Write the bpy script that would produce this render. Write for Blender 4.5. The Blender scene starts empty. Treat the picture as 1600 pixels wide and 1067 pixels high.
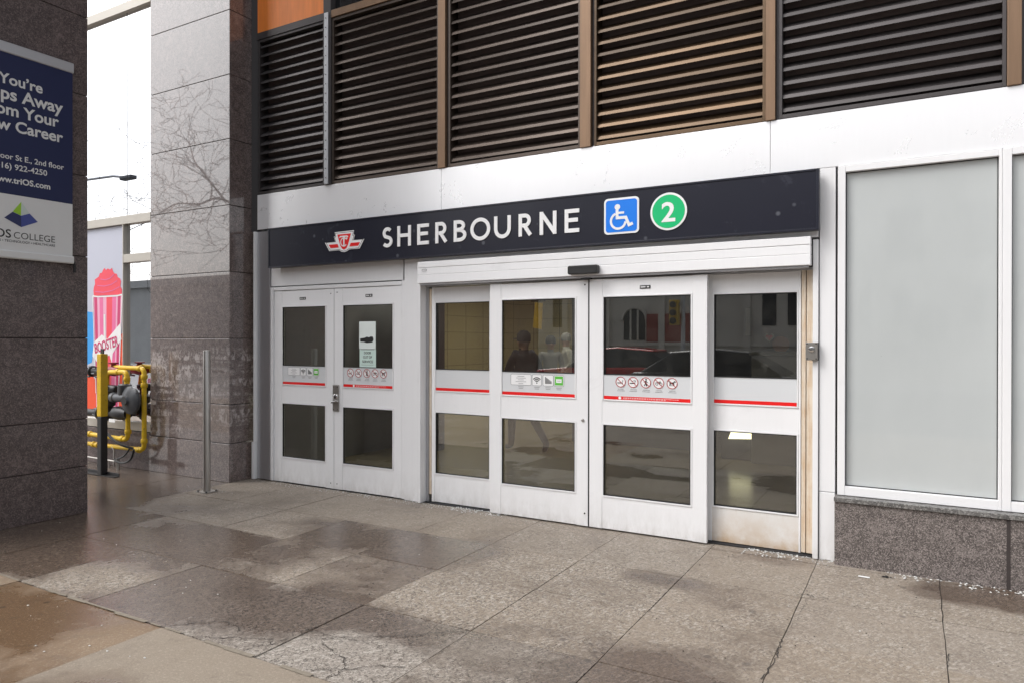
import bpy, math, random
from mathutils import Vector, Matrix
PI = math.pi
random.seed(7)
scene = bpy.context.scene
COL = scene.collection

# ------------------------------------------------------------------ camera
CAM = (0.0, -5.626, 1.6)
yaw, pitch, roll = 0.519388, -0.00228, 0.00136
F = Vector((-math.sin(yaw) * math.cos(pitch), math.cos(yaw) * math.cos(pitch), math.sin(pitch)))
R0 = Vector((math.cos(yaw), math.sin(yaw), 0))
U0 = R0.cross(F)
R1 = R0 * math.cos(roll) + U0 * math.sin(roll)
U1 = R1.cross(F)
cd = bpy.data.cameras.new('camera')
cam = bpy.data.objects.new('camera', cd)
COL.objects.link(cam)
cd.sensor_width = 36.0
cd.sensor_fit = 'HORIZONTAL'
cd.lens = 1108.1 / 1600 * 36
cd.clip_start = 0.05
cd.clip_end = 600
m = Matrix((R1, U1, -F)).transposed().to_4x4()
m.translation = Vector(CAM)
cam.matrix_world = m
scene.camera = cam

# ------------------------------------------------------------------ light (overcast day)
SUN_EL, SUN_AZ = 50.0, 225.0          # azimuth clockwise from +y
w = bpy.data.worlds.new('World')
scene.world = w
w.use_nodes = True
nt = w.node_tree
nt.nodes.clear()
sky = nt.nodes.new('ShaderNodeTexSky')
sky.sky_type = 'NISHITA'
sky.sun_disc = False
sky.sun_elevation = math.radians(SUN_EL)
sky.sun_rotation = math.radians(SUN_AZ)
sky.air_density = 1.0
sky.dust_density = 4.0
sky.ozone_density = 1.5
hs = nt.nodes.new('ShaderNodeHueSaturation')
hs.inputs['Saturation'].default_value = 0.22
bg = nt.nodes.new('ShaderNodeBackground')
bg.inputs['Strength'].default_value = 0.15
wo = nt.nodes.new('ShaderNodeOutputWorld')
nt.links.new(sky.outputs[0], hs.inputs['Color'])
nt.links.new(hs.outputs[0], bg.inputs['Color'])
nt.links.new(bg.outputs[0], wo.inputs['Surface'])
sd = bpy.data.lights.new('sun', 'SUN')
sd.energy = 0.6
sd.angle = math.radians(35)
sd.color = (1.0, 0.97, 0.93)
sun = bpy.data.objects.new('sun', sd)
COL.objects.link(sun)
az, el = math.radians(SUN_AZ), math.radians(SUN_EL)
sdir = Vector((math.sin(az) * math.cos(el), math.cos(az) * math.cos(el), math.sin(el)))
sun.rotation_euler = sdir.to_track_quat('Z', 'Y').to_euler()
sun.location = (-10, -20, 30)
scene.view_settings.view_transform = 'Standard'
scene.view_settings.look = 'None'
scene.view_settings.exposure = 0.85
scene.view_settings.gamma = 1
scene.cycles.max_bounces = 8
scene.cycles.transparent_max_bounces = 12

# ------------------------------------------------------------------ materials
class NT:
    def __init__(s, name):
        s.m = bpy.data.materials.new(name)
        s.m.use_nodes = True
        s.t = s.m.node_tree
        s.t.nodes.clear()
        s.out = s.t.nodes.new('ShaderNodeOutputMaterial')
    def n(s, typ, **kw):
        x = s.t.nodes.new('ShaderNode' + typ)
        for k, v in kw.items():
            setattr(x, k, v)
        return x
    def set(s, sock, v):
        if hasattr(v, 'bl_idname') or isinstance(v, bpy.types.NodeSocket):
            s.t.links.new(v, sock)
        else:
            if sock.type == 'RGBA' and len(v) == 3:
                v = (*v, 1)
            sock.default_value = v
    def coord(s, scale=(1, 1, 1), which='Object'):
        tc = s.n('TexCoord')
        mp = s.n('Mapping')
        s.set(mp.inputs['Vector'], tc.outputs[which])
        mp.inputs['Scale'].default_value = scale
        return mp.outputs[0]
    def noise(s, scale, detail=4, rough=.55, vec=None, dist=0):
        x = s.n('TexNoise')
        x.inputs['Scale'].default_value = scale
        x.inputs['Detail'].default_value = detail
        x.inputs['Roughness'].default_value = rough
        x.inputs['Distortion'].default_value = dist
        s.set(x.inputs['Vector'], vec if vec is not None else s.coord())
        return x.outputs[0]
    def vor(s, scale, vec=None, feature='F1'):
        x = s.n('TexVoronoi', feature=feature)
        x.inputs['Scale'].default_value = scale
        s.set(x.inputs['Vector'], vec if vec is not None else s.coord())
        return x
    def ramp(s, fac, stops, interp='LINEAR'):
        x = s.n('ValToRGB')
        x.color_ramp.interpolation = interp
        e = x.color_ramp.elements
        while len(e) < len(stops):
            e.new(0.5)
        for k, (p, c) in enumerate(stops):
            e[k].position = p
            e[k].color = (*c, 1) if not isinstance(c, (int, float)) else (c, c, c, 1)
        s.set(x.inputs[0], fac)
        return x.outputs[0]
    def mix(s, fac, a, b, mode='MIX'):
        x = s.n('Mix', data_type='RGBA', blend_type=mode)
        s.set(x.inputs[0], fac)
        s.set(x.inputs[6], a)
        s.set(x.inputs[7], b)
        return x.outputs[2]
    def math(s, op, a, b=0.0, c=None, clamp=False):
        x = s.n('Math', operation=op, use_clamp=clamp)
        s.set(x.inputs[0], a)
        s.set(x.inputs[1], b)
        if c is not None:
            s.set(x.inputs[2], c)
        return x.outputs[0]
    def sep(s, vec=None):
        x = s.n('SeparateXYZ')
        s.set(x.inputs[0], vec if vec is not None else s.coord())
        return x.outputs
    def bump(s, h, strength=.2, dist=.01):
        x = s.n('Bump')
        x.inputs['Strength'].default_value = strength
        x.inputs['Distance'].default_value = dist
        s.set(x.inputs['Height'], h)
        return x.outputs[0]
    def bsdf(s, col, rough=.5, metal=0., normal=None, coat=0., coat_rough=.03, coat_ior=1.5, ior=1.5, spec=.5):
        b = s.n('BsdfPrincipled')
        s.set(b.inputs['Base Color'], col)
        s.set(b.inputs['Roughness'], rough)
        s.set(b.inputs['Metallic'], metal)
        s.set(b.inputs['Coat Weight'], coat)
        s.set(b.inputs['Coat Roughness'], coat_rough)
        s.set(b.inputs['Coat IOR'], coat_ior)
        s.set(b.inputs['IOR'], ior)
        s.set(b.inputs['Specular IOR Level'], spec)
        if normal is not None:
            s.set(b.inputs['Normal'], normal)
        s.t.links.new(b.outputs[0], s.out.inputs[0])
        return b

def plain(name, col, rough=.5, metal=0., var=.06, vscale=3., bump=0., bscale=60., stretch=(1, 1, 1), coat=0., island=0., rvar=.08):
    k = NT(name)
    v = k.coord(stretch)
    f = k.noise(vscale, 5, .6, v)
    lo = tuple(c * (1 - var) for c in col)
    hi = tuple(min(1, c * (1 + var)) for c in col)
    c = k.mix(f, lo, hi)
    if island:
        g = k.n('NewGeometry')
        c = k.mix(1.0, c, k.ramp(g.outputs['Random Per Island'], [(0, 1 - island), (1, 1.0)]), 'MULTIPLY')
    r = k.math('ADD', rough - rvar / 2, k.math('MULTIPLY', k.noise(vscale * 3, 4, .6, v), rvar))
    nrm = k.bump(k.noise(bscale, 4, .6, v), bump, .004) if bump else None
    k.bsdf(c, r, metal, nrm, coat)
    return k.m

def granite(name, base, speck, rough, coat, streak=0.0, coat_ior=1.6, coat_rough=.014, grain=120):
    """mottled polished granite; streak = pale mineral bloom low on the stone"""
    k = NT(name)
    v = k.coord()
    big = k.noise(2.2, 6, .65, v)
    fine = k.vor(grain, v)
    n2 = k.noise(60, 3, .7, v, 1.5)
    c = k.mix(big, tuple(x * .72 for x in base), tuple(x * 1.2 for x in base))
    worm = k.noise(9, 5, .66, v, 1.6)
    c = k.mix(k.ramp(worm, [(.42, .8), (.50, 0)]), c, tuple(x * .5 for x in base))
    c = k.mix(k.ramp(worm, [(.53, 0), (.62, .8)]), c, tuple(x * 1.8 + .012 for x in base))
    c = k.mix(k.ramp(n2, [(.38, 0), (.72, .8)]), c, tuple(x * 1.5 for x in base))
    fr = k.sep(fine.outputs['Color'])[0]
    c = k.mix(k.math('MULTIPLY', k.ramp(fr, [(.62, 0), (.9, 1)]), speck), c, tuple(x * 2.6 + .04 for x in base))
    c = k.mix(k.math('MULTIPLY', k.ramp(fr, [(.1, 1), (.32, 0)]), speck), c, tuple(x * .3 for x in base))
    r = rough
    cw = coat
    if streak:
        z = k.sep(v)[2]
        band = k.math('MULTIPLY', k.ramp(k.math('DIVIDE', z, 2.0), [(.20, 0), (.30, 1), (.70, 1), (.80, 0)]), streak)
        st = k.noise(9, 7, .75, k.coord((1.6, 1.6, .9)), 1.2)
        hz = k.noise(3.5, 4, .6, k.coord((.5, .5, 4)))
        msk = k.math('MULTIPLY', band, k.math('MULTIPLY', k.ramp(st, [(.47, 0), (.56, 1)]), k.ramp(hz, [(.42, 0), (.55, 1)])), clamp=True)
        c = k.mix(msk, c, (.40, .36, .35))
        cw = k.math('SUBTRACT', coat, k.math('MULTIPLY', msk, coat * .8), clamp=True)
    nrm = k.bump(k.noise(1.3, 2, .5, v), .02, .02)
    k.bsdf(c, r, 0, nrm, cw, coat_rough, coat_ior)
    return k.m

def glassy(name, tint, f0, rough=.004, power=5.0, dust=0.):
    k = NT(name)
    lw = k.n('LayerWeight')
    lw.inputs['Blend'].default_value = .5
    p = k.math('POWER', lw.outputs['Facing'], power)
    fac = k.math('ADD', f0, k.math('MULTIPLY', p, 1 - f0), clamp=True)
    tr = k.n('BsdfTransparent')
    tr.inputs[0].default_value = (*tint, 1)
    gl = k.n('BsdfGlossy')
    gl.inputs['Roughness'].default_value = rough
    gl.inputs['Color'].default_value = (.96, .97, 1, 1)
    mx = k.n('MixShader')
    k.set(mx.inputs[0], fac)
    k.t.links.new(tr.outputs[0], mx.inputs[1])
    k.t.links.new(gl.outputs[0], mx.inputs[2])
    last = mx
    if dust:
        df = k.n('BsdfDiffuse')
        df.inputs[0].default_value = (.55, .54, .50, 1)
        m2 = k.n('MixShader')
        v = k.coord()
        sm = k.ramp(k.noise(5, 6, .7, v, 1.0), [(.45, .25), (.68, 1)])
        hand = k.vor(7, v)
        hm_ = k.math('MULTIPLY', k.ramp(hand.outputs['Distance'], [(.12, 1), (.3, 0)]), k.ramp(k.sep(hand.outputs['Color'])[0], [(.8, 0), (.85, 1)]))
        k.set(m2.inputs[0], k.math('MULTIPLY', k.math('ADD', sm, k.math('MULTIPLY', hm_, k.ramp(k.noise(30, 3, .7, v), [(.4, 0), (.6, 2)]))), dust, clamp=True))
        k.t.links.new(mx.outputs[0], m2.inputs[1])
        k.t.links.new(df.outputs[0], m2.inputs[2])
        last = m2
    k.t.links.new(last.outputs[0], k.out.inputs[0])
    return k.m

def emitter(name, col, s):
    k = NT(name)
    e = k.n('Emission')
    e.inputs[0].default_value = (*col, 1)
    e.inputs[1].default_value = s
    k.t.links.new(e.outputs[0], k.out.inputs[0])
    return k.m

def stained(name, base, rust, amount, lowz=0.0):
    """painted metal with rust-brown runs that follow the metal's own height and edges"""
    k = NT(name)
    v = k.coord()
    run = k.noise(6, 6, .7, k.coord((14, 14, .7)), .4)
    blot = k.noise(7, 6, .7, v)
    msk = k.ramp(k.math('ADD', k.math('MULTIPLY', run, .6), k.math('MULTIPLY', blot, .4)), [(.5 - .2 * amount, 0), (.72 - .1 * amount, 1)])
    msk = k.math('MULTIPLY', msk, amount)
    if lowz:
        z = k.sep(v)[2]
        lw = k.ramp(k.math('DIVIDE', z, lowz), [(0, 1), (.25, .55), (1, 0)])
        msk = k.math('MAXIMUM', k.math('MULTIPLY', msk, .35), k.math('MULTIPLY', lw, k.ramp(blot, [(.3, .25), (.65, 1)])))
    c = k.mix(msk, k.mix(k.noise(3, 4), tuple(x * .95 for x in base), base), rust)
    k.bsdf(c, .45, .0)
    return k.m

MT = {}
def painted_alu(name, base, var, rough, metal, wear=1.0):
    k = NT(name)
    v = k.coord()
    run = k.noise(5, 6, .65, k.coord((9, 9, .5)))
    smudge = k.noise(3.2, 7, .7, v, .5)
    c = k.mix(run, tuple(x * (1 - var) for x in base), base)
    c = k.mix(k.math('MULTIPLY', k.ramp(smudge, [(.6, 0), (.8, 1)]), .25 * wear), c, tuple(x * .62 for x in base))
    z = k.sep(v)[2]
    dirt = k.math('MULTIPLY', k.ramp(z, [(0, 1), (.10, .35), (.3, 0)]), k.ramp(k.noise(14, 6, .7, k.coord((1, 1, .4))), [(.35, .1), (.7, 1)]))
    c = k.mix(k.math('MULTIPLY', dirt, .6), c, (.33, .30, .26))
    scr = k.noise(40, 3, .8, k.coord((.25, .25, 3)), 2)
    c = k.mix(k.math('MULTIPLY', k.ramp(scr, [(.74, 0), (.76, 1)]), .25 * wear), c, tuple(x * .55 for x in base))
    r = k.math('ADD', rough - .06, k.math('MULTIPLY', smudge, .14))
    k.bsdf(c, r, metal)
    return k.m
MT['door'] = painted_alu('door_aluminium', (.86, .86, .87), .06, .36, .0)
MT['frame'] = painted_alu('frame_aluminium', (.84, .84, .85), .06, .36, .02)
MT['fascia'] = painted_alu('fascia_panel', (.93, .93, .94), .04, .28, .3, .05)
MT['post'] = plain('brushed_post', (.52, .52, .54), .3, .75, .08, 6, .02, 80, (8, 8, .3))
MT['bead'] = plain('bead_aluminium', (.84, .84, .85), .32, .1, .03)
MT['gasket'] = plain('black_rubber', (.012, .012, .013), .6)
MT['bronze_gold'] = plain('bronze_louvre_gold', (.165, .105, .06), .4, .5, .38, 2.2, 0, 60, (.7, 6, 6), island=.75)
MT['bronze'] = plain('bronze_louvre_brown', (.115, .088, .072), .42, .45, .3, 2.2, 0, 60, (.7, 6, 6), island=.55)
MT['bronze_dark'] = plain('bronze_louvre_grey', (.085, .076, .076), .45, .4, .2, 2.2, 0, 60, (.7, 6, 6), island=.4)
MT['mullion'] = plain('bronze_mullion', (.22, .138, .085), .42, .5, .3, 3, .02, 60, (6, 6, .5))
MT['zinc'] = plain('galvanised_strip', (.55, .56, .58), .4, .7, .12, 9)
MT['dark'] = plain('dark_void', (.018, .018, .02), .8)
MT['wood'] = plain('orange_timber', (.85, .235, .04), .45, 0, .25, 4, .05, 40, (5, 5, .6))
MT['upwall'] = plain('dark_upper_wall', (.06, .058, .06), .5)
MT['granite'] = granite('brown_granite', (.118, .089, .082), .45, .34, 1.0, 1.0, 1.85)
MT['granite_dimmed'] = granite('dimmed_brown_granite', (.085, .063, .060), .45, .42, .3, 0, 1.4, .09)  # same brown granite, colour lowered to imitate its duller reflected light
MT['plinth'] = granite('speckled_grey_granite', (.118, .101, .094), .8, .42, .3, 0, 1.5, .05, 190)
MT['sill'] = granite('grey_granite_sill', (.12, .115, .11), .6, .5, .2, 0, 1.5)
MT['joint'] = plain('stone_joint', (.02, .017, .016), .8)
MT['glass'] = glassy('door_glass', (.85, .85, .80), .13, dust=.022)
MT['mirror_glass'] = glassy('coated_shop_glass', (.30, .31, .33), .75, .003, 3.0)
MT['blue_glass'] = glassy('upper_window_glass', (.10, .14, .2), .12, .01)
MT['steel'] = plain('stainless_steel', (.43, .41, .385), .36, .9, .12, 5, .02, 90, (9, 9, .6))
def worn_yellow():
    k = NT('yellow_paint')
    v = k.coord()
    c = k.mix(k.noise(8, 5, .65, v), (.60, .37, .010), (.76, .51, .02))
    c = k.mix(k.ramp(k.noise(26, 5, .75, v), [(.62, 0), (.68, 1)]), c, (.10, .06, .025))
    c = k.mix(k.math('MULTIPLY', k.ramp(k.noise(4, 6, .7, v), [(.52, 0), (.7, 1)]), .5), c, (.30, .19, .04))
    k.bsdf(c, .42, 0, k.bump(k.noise(70, 4, .7, v), .08, .004))
    return k.m
MT['yellow'] = worn_yellow()
MT['black_paint'] = plain('black_paint', (.022, .022, .023), .42, 0, .2, 9)
MT['black'] = plain('black_plastic', (.014, .014, .015), .38)
MT['grey_iron'] = plain('grey_cast_iron', (.085, .09, .10), .42, .2, .25, 14, .1, 90)
MT['dark_iron'] = plain('dark_cast_iron', (.028, .028, .031), .45, .2, .25, 14, .1, 90)
MT['red_paint'] = plain('dark_red_paint', (.23, .012, .022), .4, 0, .2, 14, .06, 70)
MT['navy'] = plain('navy_sign_face', (.011, .012, .024), .3, 0, .3, 6)
MT['sign_white'] = plain('sign_white', (.85, .85, .85), .4, 0, .02)
MT['sign_blue'] = plain('sign_blue', (.0, .20, .82), .35, 0, .02)
MT['sign_green'] = plain('sign_green', (.0, .50, .17), .35, 0, .02)
MT['sign_red'] = plain('sign_red', (.78, .012, .012), .35, 0, .03)
MT['film'] = plain('grey_film', (.66, .675, .69), .4, 0, .02)
MT['film_white'] = plain('white_film', (.86, .86, .86), .4, 0, .02)
MT['leaf_green'] = plain('green_print', (.12, .52, .06), .4, 0, .02)
MT['ring_red'] = plain('dark_red_print', (.42, .03, .03), .4, 0, .02)
MT['ink'] = plain('black_ink', (.015, .015, .015), .5, 0, .1)
MT['ink_grey'] = plain('grey_ink', (.32, .32, .33), .5)
MT['paper'] = plain('mint_paper', (.62, .78, .72), .7, 0, .05, 9)
MT['paper_white'] = plain('white_paper', (.78, .84, .81), .7, 0, .05, 9)
MT['banner_blue'] = plain('banner_navy', (.009, .015, .068), .55, 0, .05, 3, .15, 5)
MT['banner_white'] = plain('banner_white', (.66, .66, .655), .55, 0, .03, 3, .15, 5)
MT['rail'] = plain('banner_rail', (.60, .60, .62), .38, .6, .05)
MT['pyr_green'] = plain('print_lime', (.30, .55, .03), .5)
MT['pyr_pale'] = plain('print_pale', (.55, .62, .58), .5)
MT['pyr_blue'] = plain('print_blue', (.05, .07, .27), .5)
MT['pyr_navy'] = plain('print_navy', (.022, .03, .105), .5)
MT['cup_pink'] = plain('print_pink', (.80, .16, .36), .45, 0, .06)
MT['cup_pale'] = plain('print_pale_pink', (.85, .42, .58), .45, 0, .06)
MT['cup_red'] = plain('print_coral', (.86, .07, .11), .45, 0, .06)
MT['cup_deep'] = plain('print_magenta', (.60, .04, .16), .45, 0, .06)
MT['poster_orange'] = plain('print_orange', (.86, .10, .035), .45, 0, .04)
MT['poster_blue'] = plain('print_sky', (.04, .34, .80), .45, 0, .04)
MT['poster_bg'] = plain('print_lavender', (.52, .54, .64), .4, 0, .02)
MT['beige_frame'] = plain('beige_window_frame', (.50, .47, .42), .42, .3, .06)
MT['stain_post'] = stained('stained_post', (.78, .72, .62), (.50, .30, .14), .75)
MT['stain_door'] = stained('stained_door', (.78, .78, .77), (.46, .30, .15), .8, .36)
MT['asphalt'] = plain('asphalt', (.05, .05, .052), .5, 0, .25, 5, .5, 120)
MT['stone_far'] = plain('far_stone', (.58, .55, .50), .8, 0, .2, .8)
MT['brick_far'] = plain('far_brick', (.22, .13, .10), .8, 0, .2, .8)
MT['grey_far'] = plain('far_grey', (.40, .40, .39), .8, 0, .2, .8)
MT['far_glass'] = plain('far_window', (.03, .035, .045), .12, 0, .2, 1)
MT['shop_red'] = plain('far_shop_red', (.25, .035, .03), .5)
MT['bark'] = plain('bark', (.05, .042, .036), .9, 0, .3, 9)
MT['car_red'] = plain('car_red', (.62, .012, .02), .25, 0, .02, 3, coat=.8)
MT['car_dark'] = plain('car_dark', (.018, .02, .026), .25, .2, .02, 3, coat=.8)
MT['tyre'] = plain('tyre', (.015, .015, .015), .8)
MT['chrome'] = plain('chrome', (.7, .7, .7), .15, 1)
MT['hall_floor'] = plain('hall_terrazzo', (.36, .32, .22), .22, 0, .12, 20)
MT['hall_dark'] = plain('hall_dark_wall', (.05, .05, .06), .5)
MT['hall_grey'] = plain('hall_grey_wall', (.32, .33, .37), .5)
MT['hall_ceiling'] = plain('hall_ceiling', (.35, .34, .32), .8)
MT['lamp'] = emitter('hall_lamp', (1.0, .95, .82), 9.0)
MT['glow_emission'] = emitter('glow_emission', (1.0, .95, .62), 2.2)  # emission of the added glow patch, no known lamp
MT['cloth_dark'] = plain('dark_cloth', (.018, .018, .024), .85)
MT['cloth_navy'] = plain('navy_cloth', (.03, .035, .06), .85)
MT['cloth_grey'] = plain('grey_cloth', (.30, .30, .30), .85)
MT['cloth_white'] = plain('white_cloth', (.62, .61, .58), .85)
MT['skin'] = plain('skin', (.45, .27, .19), .55)
MT['hair'] = plain('dark_hair', (.02, .015, .012), .6)
MT['orange'] = plain('orange_disc', (.45, .15, .04), .5)
MT['grit'] = plain('white_grit', (.72, .72, .70), .7, island=.4)

def tile_mat():
    k = NT('hall_tile')
    v = k.coord()
    x, y, z = k.sep(v)
    def line(s, p):
        f = k.math('FRACT', k.math('DIVIDE', s, p))
        return k.math('LESS_THAN', f, .02)
    j = k.math('MAXIMUM', line(k.math('ADD', x, y), .9), line(z, .45))
    c = k.mix(k.noise(2, 4), (.42, .36, .20), (.52, .45, .27))
    c = k.mix(j, c, (.12, .10, .06))
    k.bsdf(c, .4)
    return k.m
MT['tile'] = tile_mat()

def frosted():
    k = NT('frosted_pane')
    v = k.coord()
    st = k.noise(3, 4, .6, k.coord((.6, 1, .3)))
    c = k.mix(st, (.435, .462, .462), (.545, .572, .57))
    sp = k.vor(4.5, v)
    c = k.mix(k.ramp(sp.outputs['Distance'], [(.012, 1), (.02, 0)]), c, (.30, .32, .32))
    z = k.sep(v)[2]
    k.bsdf(c, .6, 0, None, 1.0, .012, 1.75)
    return k.m
MT['frosted'] = frosted()

def sign_face():
    k = NT('navy_sign_glass')
    v = k.coord()
    # scuffs and peeled flecks
    s1 = k.noise(7, 6, .7, v, .6)
    c = k.mix(k.noise(2, 3), (.010, .011, .021), (.013, .0135, .025))
    sp = k.vor(9, v)
    rnd = k.sep(sp.outputs['Color'])[0]
    fl = k.math('MULTIPLY', k.ramp(sp.outputs['Distance'], [(.10, 1), (.2, 0)]), k.ramp(rnd, [(.78, 0), (.8, 1)]))
    c = k.mix(k.math('MULTIPLY', fl, .16), c, (.5, .52, .58))
    c = k.mix(k.math('MULTIPLY', k.ramp(s1, [(.6, 0), (.75, 1)]), .09), c, (.3, .32, .4))
    k.bsdf(c, .36, 0, None, .1, .08, spec=.3)
    return k.m
MT['signface'] = sign_face()

def slab_mat(name, concrete=False):
    k = NT(name)
    v = k.coord()
    at = k.n('Attribute', attribute_name='slab')
    tone, wet0, agg = k.sep(at.outputs['Color'])
    n1 = k.noise(2.3, 7, .68, v)
    n2 = k.noise(11, 6, .7, v)
    if concrete:
        c = k.mix(n1, (.235, .195, .15), (.33, .29, .24))
        c = k.mix(tone, c, (.24, .16, .095))
        c = k.mix(k.math('MULTIPLY', k.ramp(k.noise(150, 3, .8, v), [(.42, 0), (.6, 1)]), .4), c, (.15, .115, .085))
        c = k.mix(k.math('MULTIPLY', k.ramp(k.noise(60, 4, .75, v), [(.54, 0), (.62, 1)]), .45), c, (.40, .35, .28))
    else:
        c = k.mix(n2, (.205, .160, .117), (.32, .262, .203))
        c = k.mix(tone, c, k.mix(n2, (.23, .203, .178), (.33, .30, .27)))
        # exposed aggregate: elongated pale and dark chips lying in all directions
        ag = k.math('ADD', .25, k.math('MULTIPLY', agg, .75))
        gate = k.math('MULTIPLY', ag, k.ramp(k.noise(4, 5, .7, v), [(.3, .35), (.6, 1)]))
        def flecks(ang, sc):
            tc = k.n('TexCoord')
            mp = k.n('Mapping')
            k.set(mp.inputs['Vector'], tc.outputs['Object'])
            mp.inputs['Rotation'].default_value = (0, 0, ang)
            mp2 = k.n('Mapping')
            k.set(mp2.inputs['Vector'], mp.outputs[0])
            mp2.inputs['Scale'].default_value = (1, 2.6, 1)
            return k.noise(sc, 3, .6, mp2.outputs[0], .8)
        f1, f2, f3 = flecks(.5, 25), flecks(2.1, 29), flecks(1.2, 34)
        dk_ = k.math('MAXIMUM', k.ramp(f1, [(.54, 0), (.585, 1)]), k.ramp(f3, [(.56, 0), (.60, 1)]))
        c = k.mix(k.math('MULTIPLY', k.math('MULTIPLY', dk_, gate), .95), c, (.06, .048, .038))
        c = k.mix(k.math('MULTIPLY', k.math('MULTIPLY', k.ramp(f2, [(.54, 0), (.585, 1)]), gate), .95), c, (.50, .46, .41))
        c = k.mix(k.math('MULTIPLY', k.ramp(flecks(.1, 80), [(.55, 0), (.60, 1)]), k.math('MULTIPLY', gate, .6)), c, (.50, .47, .43))
        fl = k.noise(210, 2, .8, v)
        c = k.mix(k.math('MULTIPLY', k.ramp(fl, [(.38, 1), (.47, 0)]), k.math('MULTIPLY', ag, .6)), c, (.13, .115, .10))
    # grime blotches
    g = k.ramp(k.noise(1.6, 8, .75, v, .3), [(.50, 0), (.72, 1)])
    c = k.mix(k.math('MULTIPLY', g, .6), c, (.125, .097, .075))
    sp_ = k.ramp(k.noise(7, 8, .8, v, .6), [(.56, 0), (.66, 1)])
    c = k.mix(k.math('MULTIPLY', sp_, .4), c, (.11, .088, .07))
    gum = k.vor(5.5, v)
    gm = k.math('MULTIPLY', k.ramp(gum.outputs['Distance'], [(.10, 1), (.14, 0)]), k.ramp(k.sep(gum.outputs['Color'])[1], [(.86, 0), (.88, 1)]))
    c = k.mix(k.math('MULTIPLY', gm, .5), c, (.08, .07, .065))
    # damp
    wn = k.math('ADD', wet0, k.math('MULTIPLY', k.math('SUBTRACT', k.noise(2.6, 7, .68, v, .4), .5), 1.1))
    wet = k.ramp(wn, [(.33, 0), (.68, 1)])
    c = k.mix(wet, c, k.mix(1.0, c, (.44, .385, .36) if not concrete else (.62, .54, .47), 'MULTIPLY'))
    rough = k.mix(wet, k.mix(n2, (.62,) * 3, (.8,) * 3), k.mix(n1, (.10,) * 3, (.30,) * 3))
    h = k.math('ADD', k.math('MULTIPLY', k.noise(90, 4, .7, v), .6), k.math('MULTIPLY', n2, .4))
    nrm = k.bump(h, .35, .006)
    bs = k.bsdf(c, rough, 0, nrm)
    return k.m
MT['slab'] = slab_mat('pavement_slab')
MT['concrete'] = slab_mat('sidewalk_concrete', True)

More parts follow.
